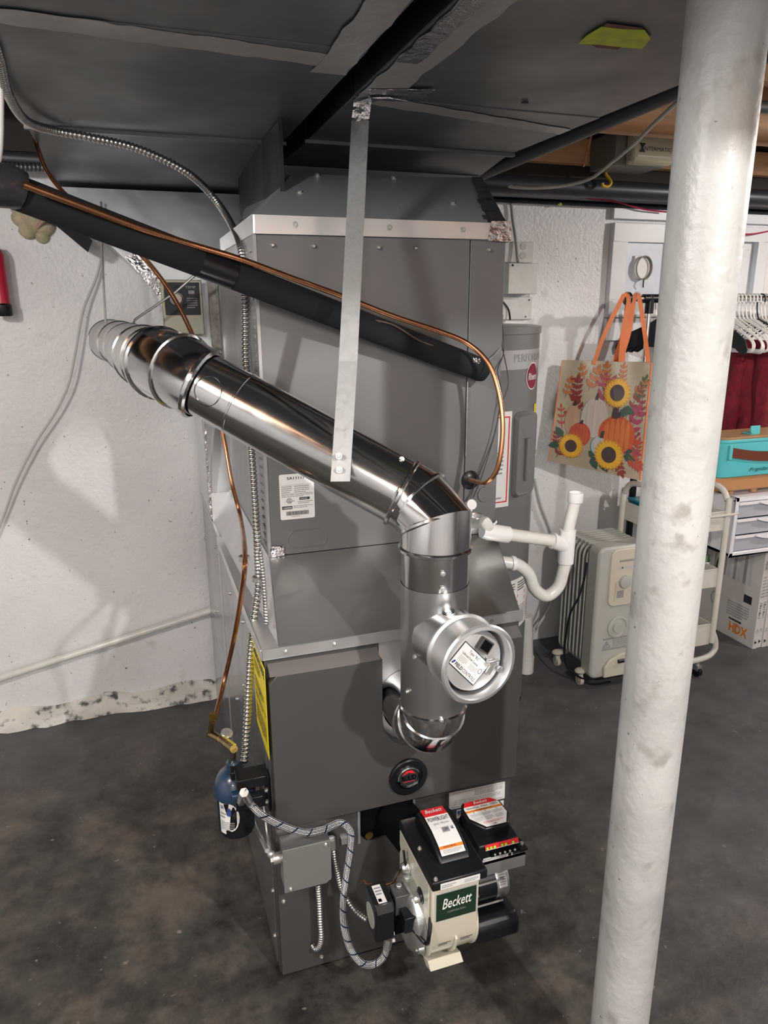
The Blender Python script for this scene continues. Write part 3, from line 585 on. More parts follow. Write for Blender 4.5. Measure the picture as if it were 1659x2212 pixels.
fl.text('Type "RC"', .28, .74, .40, .15, INK, 3); fl.text('Calibrated Draft Control', .12, .60, .6, .09, INK, 3); fl.lines(.12, .33, .42, .55, 4, GREYI, 3, .3); fl.lines(.52, .33, .80, .55, 4, GREYI, 3, .3)
fl.ring(.88, .55, .045, .055, INK, 3, asp=1.8); fl.text('FIELD', .16, .1, .27, .14, INK, 3, bold=.03); fl.text('CONTROLS', .45, .1, .46, .14, INK, 3)
fl.poly([(.04, .1), (.10, .1), (.14, .25), (.08, .25)], BLUEI, 3); fl.build('regulator_sticker', dreg, label='white sticker with black border')
mb = MB(); o2 = dc+dn*.006+rt*.020+upv*.026; uu, vv = rotuv(-40)
def obox(mb, c, a, b, n, da, db, dn_, mat): c = V(c); p = [c+a*i*da/2+b*j*db/2 for i, j in ((-1, -1), (1, -1), (1, 1), (-1, 1))]; mb.hexa(p+[q+n*dn_ for q in p], mat)
obox(mb, o2, uu, vv, dn, .026, .024, .010, M('counterweight_dark', (.10, .10, .10), .4, .6)); obox(mb, o2+dn*.010, uu, vv, dn, .020, .018, .001, BLACKM); mb.build('counterweight', dreg, bevel=.001)
mb = MB(); o3 = dc+dn*.006+rt*.030-upv*.004; obox(mb, o3, rt, upv, dn, .012, .012, .014, STEEL); mb.cyl(o3+dn*.012-rt*.008, o3+dn*.012+rt*.014, .003, STEEL, 8); obox(mb, o3-upv*.016+rt*.004, uu, vv, dn, .012, .028, .004, ALU); mb.cyl(o3-upv*.020+dn*.002+rt*.018, o3-upv*.020+dn*.010+rt*.018, .006, ALU, 10); mb.build('hinge_bracket', dreg, bevel=.0008)
fl = Flat(lambda a, b, h=0: tc+dd*(.078-b*.022)+(lambda th: (up*math.sin(th)+ax2*math.cos(th))*(r+.0002+h))(math.radians(112-a*40)) if True else None)
fl.text('10', 0, 0, 1, .9, INK, 1); fl.build('tee_number', fp)
# lower elbow turning back into the furnace
mb = MB(); zb_ = .762
ep = [V((tx, ty, zb_+.012)), V((tx, ty+.004, zb_-.012)), V((tx, ty+.024, zb_-.044)), V((tx, ty+.060, zb_-.060)), V((tx, -.001, zb_-.060))]
lift = V((0, 0, .0)); mb.tube([p+lift for p in ep], r-.0005, BRITE, 40, caps=False)
for p, d in ((ep[1], V((0, .5, -.87))), (ep[2], V((0, .87, -.5))), (ep[3], V((0, 1, 0)))): bead(mb, p, d, r-.0005)
mb.build('lower_elbow', fp)
# upper elbow with beaded gores, and the long run
U0 = V((tx, ty, 1.105)); L0 = V((0.2743,-0.0855,1.1984)); L1 = V((-0.0769,0.1159,1.4043))
dl = (L1-L0).normalized(); K1 = V((tx+.002, ty+.003, 1.150)); K2 = V((0.3052,-0.1068,1.1803))
mb = MB(); mb.tube([U0, K1, K2, L0+dl*.004], [r+.002]*4, BRITE, 40, caps=False)
for p, d in ((U0, up), (K1+V((0, 0, 0)), (up*1.0+(K2-K1).normalized()).normalized()), (K2, ((K2-K1).normalized()+dl).normalized()), (L0, dl)): bead(mb, p, d, r+.003, w=.005)
mb.build('upper_elbow', fp)
Lm = V((-0.0072,0.0760,1.3637))
mb = MB(); mb.lathe([(r, 0), (r, (Lm-L0).length)], L0, dl, BRITE, 40, caps=False); bead(mb, Lm, dl, r, w=.003, h=.001); mb.build('pipe_section', fp, label='long sloping pipe')
mb = MB(); mb.lathe([(r-.001, 0), (r-.001, (L1-Lm).length)], Lm, dl, BRITE, 40, caps=False); mb.build('pipe_section', fp, label='short pipe with stamped ring')
mb = MB()
nc = (-INTO+dl*INTO.dot(dl)).normalized(); cpt = L1.lerp(Lm, .45); sdv = dl.cross(nc)
q = []
for k in range(33):
    t_ = 2*math.pi*k/32; al = .026*math.cos(t_); an = .030*math.sin(t_)/r-.15; q.append(cpt+dl*al+(nc*math.cos(an)+sdv*math.sin(an))*(r+.0005))
mb.tube(q, .0008, BRITE, 5); 
mb.build('stamped_ring', fp)
MATP = M('white_washed_pipe', (.66, .66, .66), .40, .45, var=.15, vs=10)
# reducer, then the adjustable elbow and pipe into the wall
L2 = V((-0.1112,0.1534,1.4251)); L3 = V((-0.1487,0.2482,1.4361)); L4 = V((-0.1759,0.4123,1.4413)); L5 = V((-0.2308,1.0018,1.4443)); L6 = V((-0.2671,1.2335,1.4451)); L7 = V((-.262, 1.44, 1.445))
mb = MB(); mb.tube([L1-dl*.006, L1-dl*.003, L2, L3], [r-.002, r+.006, r+.008, r+.008], BRITE, 40, caps=False); bead(mb, L1, dl, r+.006, w=.007, h=.004); bead(mb, L2, ((L2-L1).normalized()+(L3-L2).normalized()).normalized(), r+.009, w=.005); bead(mb, L3, (L3-L2).normalized(), r+.009, w=.006); mb.build('increaser', fp)
mb = MB(); d1 = dl
a_ = L1.lerp(L2, -.02); fr_ = (a_-L1).normalized()
mb.hexa([L1+sdv*0+up*(r+.010)+dl*.0-V((0, 0, .006)), L1+up*(r+.010)+dl*.0+V((0, .01, -.006)), L2+up*(r+.011)+V((0, .01, -.006)), L2+up*(r+.011)-V((0, 0, .006)), L1+up*(r+.014), L1+up*(r+.014)+V((0, .01, 0)), L2+up*(r+.014)+V((0, .01, 0)), L2+up*(r+.014)], BRITE); mb.build('seam', fp)
mb = MB(); mb.tube([L3, L4, L5], [r+.004, r+.003, r], MATP, 36, caps=False)
for p, d, R_ in ((L3+(L4-L3)*.35, (L4-L3).normalized(), r+.004), (L4, ((L4-L3).normalized()+(L5-L4).normalized()).normalized(), r+.003)): bead(mb, p, d, R_, w=.004)
mb.build('elbow_gore', fp)
mb = MB(); mb.tube([L5, L6, L7], [r+.001]*3, MATP, 36, caps=False)
for p, d in ((L5, (L6-L4).normalized()), (L6, (L7-L5).normalized()), (L4.lerp(L5, .55), (L5-L4).normalized())): bead(mb, p, d, r+.001, w=.003, h=.002)
mb.build('wall_thimble_pipe', fp)

for q in (V((0.2685,-0.1011,1.2684)), V((0.2504,-0.1460,1.2184)), V((0.2651,-0.1615,1.1906))): screw(fp, q, -INTO, .0035)
for z in (1.075, 1.045): screw(fp, (tx-.012, ty-r-.001, z), (-.1, -1, 0), .0035)
for an, z in ((200, .82), (215, .90), (262, .77)): a = math.radians(an); screw(fp, (tx+(r+.002)*math.cos(a), ty+(r+.002)*math.sin(a), z), (math.cos(a), math.sin(a), 0), .0035)
# two hanger rods
mb = MB(); mb.tube([V((-0.2511,1.1884,1.8643)), V((-0.2632,1.1417,1.6938)), V((-0.2763,1.0933,1.4058))], .0035, STEEL, 8); ob = mb.build('hanger_rod'); ob['label'] = 'straight thin vertical steel rod holding the flue elbow at the wall'; ob['category'] = 'rod'
mb = MB(); mb.tube([V((0.2514,0.8699,1.8412)), V((0.1191,0.9728,1.7426)), V((-0.0619,1.0112,1.5932)), V((-0.1843,1.0073,1.5154)), V((-0.2392,0.9153,1.4021))], [.006, .005, .004, .004, .0035], STEEL, 8); ob = mb.build('hanger_rod'); ob['label'] = 'bent steel rod slanting from the duct side down to the flue elbow'; ob['category'] = 'rod'

# ================================================================ BLACK INSULATED LINE AND COPPER LINES
il = thing('insulated_line', 'thick black foam-covered refrigerant line crossing in front of the cabinet', 'pipe', (-0.0080,0.0974,1.6041))
a0, a1, a2, a3 = V((-0.3710,0.0289,1.7372)), V((-0.0642,0.1252,1.6344)), V((-0.0019,0.1417,1.6127)), V((0.5762,0.2203,1.4070))
mb = MB(); mb.tube(spline([a0, V((-0.2466,0.0734,1.6960)), a1], 6), .0285, FOAM, 24); mb.build('foam_sleeve', il)
mb = MB(); mb.tube(spline([a2, V((0.3014,0.1938,1.5047)), a3], 6), [.0285]*12+[.0275], FOAM, 24); mb.build('foam_sleeve', il)
mb = MB(); mb.tube([V((-0.0658,0.1260,1.6352)), V((-0.0422,0.1322,1.6274)), V((0.0026,0.1419,1.6110))], [.0292, .0298, .029], TAPEB, 24); mb.build('tape_wrap', il)
mb = MB(); mb.tube([V((-0.4163,0.0012,1.7403)), V((-0.3664,0.0241,1.7409)), V((-0.3489,0.0318,1.7350))], [.034, .0345, .031], M('old_tape_wrap', (.03, .03, .032), .35, bump=.003, bs=40), 20); mb.build('tape_wrap', il)
dlf = (a3-a2).normalized()
mb = MB(); mb.lathe([(.0285, 0), (.029, .010), (.026, .022), (.015, .030), (0, .032)], a3, dlf, FOAM, 20); mb.build('foam_end', il)
mb = MB(); mb.tube(spline([V((0.2953,0.1739,1.5228)), V((0.3470,0.1693,1.5106)), V((0.4099,0.1763,1.4765)), V((0.4784,0.1905,1.4540)), V((0.5281,0.1966,1.4389))], 8), .0018, M('slit_edge', (.12, .08, .06), .6), 6); mb.build('sleeve_slit', il)
n_ = 6; mb = MB()
for k in range(n_): c = a3+dlf*(-.012+.003*k); mb.ball(c-INTO*.027+V((0, 0, .010))+V((random.uniform(-.003, .003), 0, random.uniform(-.004, .004))), .006, FOIL, 6, jit=.3)
mb.build('foil_scrap', il, smooth=False)
def pipe(name, label, cat, pts, rr, mat, n=10, k=8, group=None):
    n = max(n, 12) if n > 6 else n
    mb = MB(); mb.tube(spline(pts, k), rr, mat, n); o = mb.build(name); o['label'] = label; o['category'] = cat; return o
pipe('copper_line', 'bright copper tube along the black insulated line, looping into the cabinet', 'pipe',
     [(-0.3410,-0.0191,1.7387), (-0.2637,0.0135,1.7147), (-0.1704,0.0557,1.6857), (-0.0815,0.0959,1.6636), (0.0120,0.1008,1.6383), (0.1251,0.1289,1.6027), (0.2286,0.1558,1.5708), (0.3453,0.1645,1.5293), (0.4580,0.1712,1.4951), (0.5235,0.1630,1.4678), (0.5643,0.1362,1.4240), (0.5810,0.1109,1.3579), (0.5837,0.0911,1.2759), (0.5719,0.0863,1.1914), (0.5589,0.1118,1.1517), (0.5644,0.1719,1.1389), (0.5647,0.2142,1.1341)], .0058, COPPER, 12)
pipe('copper_oil_line', 'thin copper oil tube bending down behind the flue to the brass valve', 'pipe',
     [(-0.4038,0.9583,2.0234), (-0.3741,0.7527,1.9187), (-0.3502,0.6379,1.8549), (-0.3039,0.5146,1.7874), (-0.2289,0.4059,1.7282), (-0.1679,0.3890,1.6665), (-0.1224,0.4226,1.6098), (-0.0888,0.4604,1.5540), (-0.0591,0.4962,1.4866), (-0.0195,0.5258,1.3731), (0.0043,0.5262,1.2172), (0.0127,0.4923,1.1126), (0.0268,0.4598,1.0196), (-0.0200,0.0486,1.0579), (-0.0300,0.0586,0.9737), (-0.0450,0.1053,0.8599), (-0.0600,0.2155,0.7111), (-0.0900,0.1493,0.6614), (-0.1050,0.1133,0.6494)], .0055, COPPER, 10)
BXM = M('flex_steel_conduit', (.55, .54, .52), .28, 1.0)
mb = MB(); corrugated(mb, [(-0.3637,0.0026,1.9600), (-0.3664,0.1077,1.9450), (-0.3779,0.2854,1.9350), (-0.3683,0.4712,1.9300), (-0.3226,0.6099,1.9420), (-0.2441,0.6191,1.9340), (-0.1412,0.6522,1.9220), (-0.0337,0.6687,1.8800), (0.0443,0.7853,1.8385), (0.0707,0.6419,1.7548), (0.0608,0.4200,1.6726), (0.0587,0.4000,1.5533), (0.0509,0.3800,1.4269), (0.0489,0.3600,1.2647), (0.0453,0.3200,1.1257), (0.0357,0.2500,1.0084), (0.0227,0.1700,0.9466), (0.0065,0.1500,0.8777), (-0.0096,0.1400,0.7814), (-0.0247,0.1300,0.6475), (-0.0364,0.1200,0.5585), (-0.0427,0.1100,0.5293)], .0085, BXM, .010)
ob = mb.build('flexible_conduit', ang=75); ob['label'] = 'long ribbed steel conduit from ceiling curving down the furnace left side'; ob['category'] = 'conduit'
mb = MB(); corrugated(mb, [(0.0327,0.1900,1.0166), (0.0307,0.1500,0.9640), (0.0256,0.1100,0.9137), (0.0209,0.0800,0.8830)], .005, BXM, .007)
ob = mb.build('short_conduit', ang=75); ob['label'] = 'short thin ribbed conduit beside the hood, right of the long conduit'; ob['category'] = 'conduit'
for p, rr, lb in (((-0.0220,0.0503,1.0515), .009, 'small steel clamp around the copper oil tube at the hood'), ((0.0234,0.1780,0.9548), .012, 'small steel clamp around the ribbed conduit below the hood corner')):
    mb = MB(); mb.lathe([(rr, -.006), (rr+.003, -.005), (rr+.003, .005), (rr, .006)], p, (0, 0, 1), STEEL, 14, caps=False); mb.box((V(p).x-.004, V(p).y-.020, V(p).z-.005), (V(p).x+.006, V(p).y-.008, V(p).z+.005), STEEL)
    ob = mb.build('pipe_clamp'); ob['label'] = lb; ob['category'] = 'clamp'
# thin control wires
WIRE = M('thin_dark_wire', (.03, .02, .02), .5)
pipe('thermostat_wire', 'thin dark wire hanging down the cabinet right edge past the copper loop', 'wire', [(0.6720,0.2831,1.5177), (0.6740,0.2730,1.4398), (0.6499,0.2550,1.3966), (0.6600,0.2500,1.3399), (0.6472,0.2500,1.2477), (0.6204,0.2550,1.1654), (0.5926,0.2600,1.0937), (0.5724,0.2620,1.0581)], .0013, WIRE, 6)
pipe('thermostat_wire', 'second thin dark wire crossing in front of the water heater label', 'wire', [(0.6740,0.2855,1.5287), (0.6800,0.2962,1.4612), (0.6780,0.2500,1.3677), (0.6576,0.2500,1.3054), (0.6450,0.2500,1.2360), (0.6127,0.2500,1.1308), (0.5949,0.2580,1.0755)], .0013, WIRE, 6)
pipe('capillary_wire', 'fine silver wire bulging from the black foam end to the cabinet edge', 'wire', [(0.5602,0.2000,1.4165), (0.5940,0.2200,1.4196), (0.6333,0.2500,1.4309), (0.6603,0.2600,1.4520)], .0016, STEEL, 6)

# fan control on the return drop
fcx = V((-0.0975,1.1600,1.6341)); fcb = V((0.0282,1.1600,1.4636))
fn = thing('fan_control', 'beige limit control box with round dial on the silver drop duct', 'control box', (fcx.x, 1.16, fcb.z))
BEI = M('beige_metal_cover', (.42, .40, .32), .4, .3)
mb = MB(); mb.box((fcx.x, 1.115, fcb.z), (fcb.x, 1.16, fcx.z), BEI); mb.build('cover', fn, bevel=.003)
fl = Flat(sheet_frame((fcx.x+.008, 1.1145, fcb.z+.062), (fcb.x-fcx.x-.016, 0, 0), (0, 0, fcx.z-fcb.z-.070)), .0006); fl.base(rrect(0, 0, 1, 1, .02), INK)
fl.ring(.34, .5, .17, .19, LGREY, 2); fl.lines(.62, .2, .92, .55, 5, GREYI); fl.text('TEMP', .6, .82, .3, .07, LGREY, 2); fl.rect(.68, .65, .85, .76, GREYI, 2); fl.rect(.1, .48, .15, .5, LGREY); fl.rect(.33, .85, .45, .87, LGREY); fl.build('dial_plate', fn)
mb = MB(); mb.lathe([(.017, 0), (.015, .012), (0, .013)], (fcx.x+.008+(fcb.x-fcx.x-.016)*.34, 1.113, fcb.z+.062+(fcx.z-fcb.z-.07)*.5), (0, -1, 0), M('ivory_knob', (.6, .55, .45), .4), 20); mb.build('dial_knob', fn)
# small strip of insulation right of it
mb = MB(); a = V((0.0527,1.1700,1.6311)); b = V((0.0828,1.1700,1.4017)); mb.box((a.x, 1.155, b.z), (b.x, 1.170, a.z), M('fibre_strip', (.42, .39, .34), .8, var=.4, vs=60, bump=.004, bs=120)); ob = mb.build('insulation_patch'); ob['label'] = 'narrow worn paper strip beside the beige control box'; ob['category'] = 'patch'

# ================================================================ OIL FILTER + HOSES
flx, fly = -.070, .085
of = thing('oil_filter', 'black oil filter canister with blue domed cap bracketed to the furnace side', 'filter', (flx, fly, .37))
NAVY = M('navy_enamel', (.02, .045, .09), .28, coat=.4)
mb = MB(); mb.lathe([(.030, .375), (.038, .380), (.041, .392), (.041, .485)], (flx, fly, 0), up, BLACK, 32); mb.build('canister', of)
mb = MB(); mb.lathe([(.043, .478), (.048, .482), (.048, .492), (.044, .510), (.034, .530), (.020, .541), (.015, .543), (.015, .556), (.010, .560)], (flx, fly, 0), up, NAVY, 32); mb.build('cap', of)
mb = MB(); mb.lathe([(.007, 0), (.007, .007), (.004, .009)], (flx+.004, fly-.018, .536), (0, -.35, 1), STEEL, 6); mb.build('bleed_screw', of)
mb = MB(); mb.box((flx-.013, fly-.060, .486), (flx+.013, fly-.03, .512), NAVY); mb.build('port', of, bevel=.003)
mb = MB(); mb.box((flx-.013, fly+.03, .486), (flx+.013, fly+.062, .512), NAVY); mb.build('port', of, bevel=.003)
fl = Flat(lambda a, b, h=0: (lambda t: V((flx+(.0412+h)*math.cos(t), fly+(.0412+h)*math.sin(t), .392+b*.086)))(math.radians(205+a*75)), .0004)
pts = [(a/10, .02) for a in range(0, 4)]+[(.3, .14)]+[(.42, .16)]+[(.5+.42*math.cos(t), .55+.43*math.sin(t)) for t in [math.radians(-80+20*k) for k in range(9)]]+[(.42, .97), (.3, .96), (.2, .95), (.1, .95), (0, .95)]
fl.base(pts, WHITE); fl.text('4', .62, .52, .20, .28, INK, 3, bold=.04, shear=.3); fl.ell(.50, .72, .10, .13, BLUEI, 2); fl.lines(.05, .15, .7, .42, 5, GREYI); fl.text('ON', .08, .78, .16, .12, BLUEI, 2, bold=.02); fl.lines(.06, .5, .4, .7, 2, GREYI)
fl.build('canister_sticker', of, label='white canister sticker')
mb = MB(); mb.box((-.072, .005, .536), (-.002, .052, .560), BLACK); mb.box((-.006, .0, .47), (-.001, .055, .560), BLACK); mb.box((-.075, .02, .472), (-.002, .045, .500), BLACK); mb.box((flx-.01, .045, .536), (flx+.02, fly, .556), BLACK); mb.build('bracket', of, bevel=.002)
for z in (.52, .49): screw(of, (-.007, .01, z), (-1, -.3, 0), .004)
# brass valve
bv = thing('brass_valve', 'small brass fuel shut-off valve above the blue filter cap', 'valve', (-0.0900,0.2168,0.5475))
e0, e1, e2, e3 = V((-0.1050,0.1085,0.6569)), V((-0.1050,0.2315,0.5481)), V((-0.0900,0.1070,0.6061)), V((-0.0750,-0.0151,0.6547))
mb = MB(); mb.cyl(e0+V((0, 0, .006)), e1, .0075, BRASS, 6); mb.cyl(e1+V((0, 0, .008)), e1-V((0, 0, .006)), .010, BRASS, 12); mb.cyl(e1, e2, .009, BRASS, 8); mb.cyl(e2, e3, .0085, BRASS, 8); mb.cyl(e3, V((flx, fly, .558)), .007, BRASS, 8); mb.build('valve_body', bv)
mb = MB(); mb.cyl(e0+V((0, 0, .004)), e0+V((0, 0, .018)), .009, BRASS, 6); mb.build('flare_nut', bv)
mb = MB(); hq = e2+V((.012, -.006, .014)); mb.lathe([(.012, 0), (.014, .002), (.014, .005), (.012, .007), (0, .007)], hq, (.2, -.4, 1), STEEL, 12); mb.cyl(e2, hq, .003, BRASS, 8); mb.build('hand_wheel', bv)
mb = MB(); d_ = (e3-e2).normalized(); mb.prism([e2+up*.010, e3+up*.010, e3+up*.010+ALONG*.006, e2+up*.010+ALONG*.006], (0, 0, .0015), M('yellow_tag', (.75, .58, .03), .4)); mb.build('yellow_tag', bv)
# braided hose
def braid():
    m = bpy.data.materials.new('braided_steel'); m.use_nodes = True; nt = m.node_tree; b = nt.nodes['Principled BSDF']; b.inputs['Metallic'].default_value = .9; b.inputs['Roughness'].default_value = .3
    uv = nt.nodes.new('ShaderNodeUVMap'); sp_ = nt.nodes.new('ShaderNodeSeparateXYZ'); nt.links.new(uv.outputs[0], sp_.inputs[0])
    def lin(a, c):
        x = nt.nodes.new('ShaderNodeMath'); x.operation = 'MULTIPLY'; nt.links.new(sp_.outputs[0], x.inputs[0]); x.inputs[1].default_value = a
        y = nt.nodes.new('ShaderNodeMath'); y.operation = 'MULTIPLY_ADD'; nt.links.new(sp_.outputs[1], y.inputs[0]); y.inputs[1].default_value = c; nt.links.new(x.outputs[0], y.inputs[2])
        z = nt.nodes.new('ShaderNodeMath'); z.operation = 'SINE'; nt.links.new(y.outputs[0], z.inputs[0]); return z.outputs[0]
    s1 = lin(6.2832*6, 1100); s2 = lin(-6.2832*6, 1100)
    mu = nt.nodes.new('ShaderNodeMath'); mu.operation = 'MULTIPLY'; nt.links.new(s1, mu.inputs[0]); nt.links.new(s2, mu.inputs[1])
    s3 = lin(6.2832*1, 170); g = nt.nodes.new('ShaderNodeMath'); g.operation = 'GREATER_THAN'; nt.links.new(s3, g.inputs[0]); g.inputs[1].default_value = .95
    r = nt.nodes.new('ShaderNodeValToRGB'); nt.links.new(mu.outputs[0], r.inputs[0]); r.color_ramp.elements[0].color = (.35, .35, .37, 1); r.color_ramp.elements[1].color = (.95, .95, .95, 1); r.color_ramp.elements[0].position = .0; r.color_ramp.elements[1].position = .25
    x = nt.nodes.new('ShaderNodeMix'); x.data_type = 'RGBA'; nt.links.new(g.outputs[0], x.inputs['Factor']); nt.links.new(r.outputs[0], x.inputs['A']); x.inputs['B'].default_value = (.02, .03, .10, 1); nt.links.new(x.outputs['Result'], b.inputs['Base Color'])
    bp = nt.nodes.new('ShaderNodeBump'); bp.inputs['Distance'].default_value = .001; nt.links.new(mu.outputs[0], bp.inputs['Height']); nt.links.new(bp.outputs[0], b.inputs['Normal']); return m
BRAID = braid()
h0 = V((flx+.006, fly-.062, .494))
hz = thing('braided_hose', 'braided steel fuel hose looping from the blue-capped filter down to the burner pump', 'hose', (0.1453,-0.0700,0.3040))
mb = MB(); mb.tube(spline([(-0.0700,-0.1133,0.6162), (-0.0491,-0.0200,0.5183), (-0.0263,-0.0450,0.4994), (0.0176,-0.0550,0.4672), (0.0617,-0.0600,0.4439), (0.1020,-0.0650,0.4454), (0.1377,-0.0700,0.4567), (0.1581,-0.0750,0.4346), (0.1571,-0.0800,0.3962), (0.1448,-0.0850,0.3296), (0.1345,-0.0900,0.2615), (0.1328,-0.1000,0.2074), (0.1440,-0.1100,0.1484), (0.1657,-0.1200,0.1114), (0.1901,-0.1300,0.1078), (0.2125,-0.1400,0.1314), (0.2197,-0.1450,0.1640)], 8), .0080, BRAID, 14); mb.build('hose_body', hz)
mb = MB(); c0 = V((-0.0700,-0.1133,0.6162)); mb.cyl(h0, c0, .0095, STEEL, 6); mb.cyl(c0, V((-0.0491,-0.0200,0.5183)).lerp(c0, .4), .0088, STEEL, 12); mb.build('hose_fitting', hz)
mb = MB(); c1 = V((0.2197,-0.1450,0.1640)); mb.cyl(c1+V((0, 0, -.006)), c1+V((.004, 0, .022)), .0095, STEEL, 6); mb.build('hose_fitting', hz)
pipe('return_tube', 'steel tube from under the filter down to the grey junction box left side', 'pipe', [(-0.0350,0.1080,0.4000), (-0.0300,0.0682,0.3864), (-0.0300,-0.0282,0.4280), (-0.0280,-0.0922,0.4480)], .005, STEEL, 8)
pipe('return_tube', 'thinner steel tube beside the furnace corner above the grey junction box', 'pipe', [(-0.0120,0.0748,0.4864), (-0.0120,0.0383,0.4606), (-0.0120,0.0140,0.4171), (-0.0140,-0.0267,0.3945)], .0035, STEEL, 8)

# ================================================================ JUNCTION BOX
jb = thing('junction_box', 'flat grey steel electrical box on the lower left furnace front', 'electrical box', (0.0678,-0.0300,0.2667))
j0 = V((0.0114,-0.0550,0.2946)); j1 = V((0.1186,-0.0550,0.2887)); j2 = V((0.0120,-0.0550,0.4065)); zx0 = j0.z; zx1 = j2.z
GBOX = M('grey_box_paint', (.20, .205, .195), .4, .2)
mb = MB(); mb.box((j2.x, -.052, zx0+.002), (j1.x-.001, -.005, zx1-.002), GALV); mb.build('box_body', jb)
mb = MB(); pts = [(j2.x-.002, zx0-.001), (j1.x-.012, zx0-.001), (j1.x, zx0+.010), (j1.x, zx1), (j2.x-.002, zx1)]
mb.prism([(x, -.056, z) for x, z in pts], (0, .004, 0), GBOX); mb.build('cover', jb, bevel=.001)
for x, z in ((j2.x+.012, zx0+.008), (j1.x-.012, zx1-.008)): screw(jb, (x, -.0565, z), (0, -1, 0), .0035)
mb = MB(); lx, lz = j2.x-.004, (zx0+zx1)/2+.02; mb.cyl((lx+.006, -.03, lz), (lx-.016, -.03, lz), .013, STEEL, 16); mb.cyl((lx-.016, -.03, lz), (lx-.022, -.03, lz), .009, STEEL, 6); mb.ball((lx-.02, -.03, lz+.014), .009, STEEL, 10); mb.cyl((lx-.02, -.03, lz+.012), V((-0.0140,-0.0255,0.3898)), .004, STEEL, 8); mb.build('cable_clamp', jb)
mb = MB(); mb.cyl((j1.x, -.03, zx1-.020), (j1.x+.012, -.03, zx1-.020), .008, STEEL, 10); mb.cyl((j1.x+.009, -.03, zx1-.016), (j1.x+.010, -.032, zx1-.045), .0075, STEEL, 10); mb.build('conduit_elbow', jb)
mb = MB(); corrugated(mb, [(j1.x+.010, -.032, zx1-.042), (0.1366,-0.0300,0.3042), (0.1454,-0.0300,0.2497), (0.1612,-0.0350,0.2097), (0.1767,-0.0500,0.1854), (0.1956,-0.0800,0.1809)], .0062, BXM, .007); ob = mb.build('burner_conduit', ang=75); ob['label'] = 'ribbed steel conduit from the grey junction box to the black pump coil'; ob['category'] = 'conduit'
mb = MB(); corrugated(mb, [(0.0919,-0.0300,0.2723), (0.0936,-0.0300,0.2196), (0.0936,-0.0330,0.1695), (0.0942,-0.0350,0.1283), (0.0912,-0.0300,0.0972), (0.0840,-0.0200,0.0787), (0.0789,-0.0080,0.0767)], .0066, BXM, .007); ob = mb.build('lower_conduit', ang=75); ob['label'] = 'ribbed steel conduit below the grey junction box, hooking into the furnace face'; ob['category'] = 'conduit'
mb = MB(); a = V((0.1643,-0.0060,0.3577)); mb.box((a.x-.01, -.012, a.z-.01), (a.x+.006, -.004, a.z+.006), GALV); mb.build('face_clip', fu)

# ================================================================ BURNER
bu = thing('oil_burner', 'cream oil burner with green plate and black covers on the furnace front', 'burner', (.32, -.19, .18))
sx0, sx1 = .268, .372; cy_, cz_ = -.195, .300; sr = .088
mb = MB()
prof = [(-.285, .345), (-.285, .432), (-.12, .432), (-.105, .40), (-.105, .33)]+[(cy_+sr*math.cos(t), cz_+sr*math.sin(t)) for t in [math.radians(-10-d) for d in range(0, 171, 10)]]
mb.prism([(sx0, y, z) for y, z in prof], (sx1-sx0, 0, 0), CREAM); hs = mb.build('housing', bu, bevel=.003)
mb = MB(); mid = (sx0+sx1)/2+.004; rp = [(cy_+(sr+.006)*math.cos(t), cz_+(sr+.006)*math.sin(t)) for t in [math.radians(-95-d) for d in range(0, 86, 8)]]; rp2 = [(cy_+(sr-.01)*math.cos(t), cz_+(sr-.01)*math.sin(t)) for t in [math.radians(-180+d) for d in range(0, 86, 8)]]
mb.prism([(mid-.003, y, z) for y, z in rp+rp2], (.006, 0, 0), CREAM)
for xx in (sx0-.003, sx1-.003):
    o_ = [(cy_+(sr+.003)*math.cos(t), cz_+(sr+.003)*math.sin(t)) for t in [2*math.pi*k/36 for k in range(36)]]; mb.prism([(xx, y, z) for y, z in o_], (.006, 0, 0), CREAM)
mb.build('housing_ribs', bu, bevel=.0015)
mb = MB(); a = V((0.2647,-0.2700,0.2530)); mb.prism([(.270, -.262, .226), (.345, -.262, .226), (.345, -.235, .214), (.270, -.235, .214)], (0, -.018, -.010), CREAM); mb.build('foot', bu, bevel=.001)
mb = MB()
for k in range(6): mb.box((sx0+.002, -.288+.0, .305-.0), (sx0+.003, -.287, .306), CREAM)
fr = sheet_frame((sx0+.007, -.2855, .346), (sx1-sx0-.012, 0, 0), (0, 0, .070)); fl = Flat(fr, .0008); fl.base(rrect(0, 0, 1, 1, .015), LGREY); fl.rect(.02, .03, .98, .97, GREEN, 2)
fl.text('Beckett', .16, .42, .72, .36, M('silver_print', (.75, .76, .72), .4), 3, bold=.012, shear=.35, rot=.04); fl.text('CORPORATION', .28, .26, .44, .07, GREYI, 3); fl.build('name_plate', bu, label='dark green name plate with silver script')
for x_, w_ in ((.285, .028), (.335, .028)):   # small print stickers low on the scroll
    def fr2(a, b, h=0, x_=x_, w_=w_): t = math.radians(-160+b*22*-1+0) if False else math.radians(188+ (1-b)*26); return V((x_+a*w_, cy_+(sr+.0006+h)*math.cos(t), cz_+(sr+.0006+h)*math.sin(t)))
    fl = Flat(fr2, .0004); fl.lines(.0, .75, 1, .98, 2, INK, 1); fl.lines(.2, .0, .8, .12, 1, GREYI, 1); fl.build('printed_marks', hs)
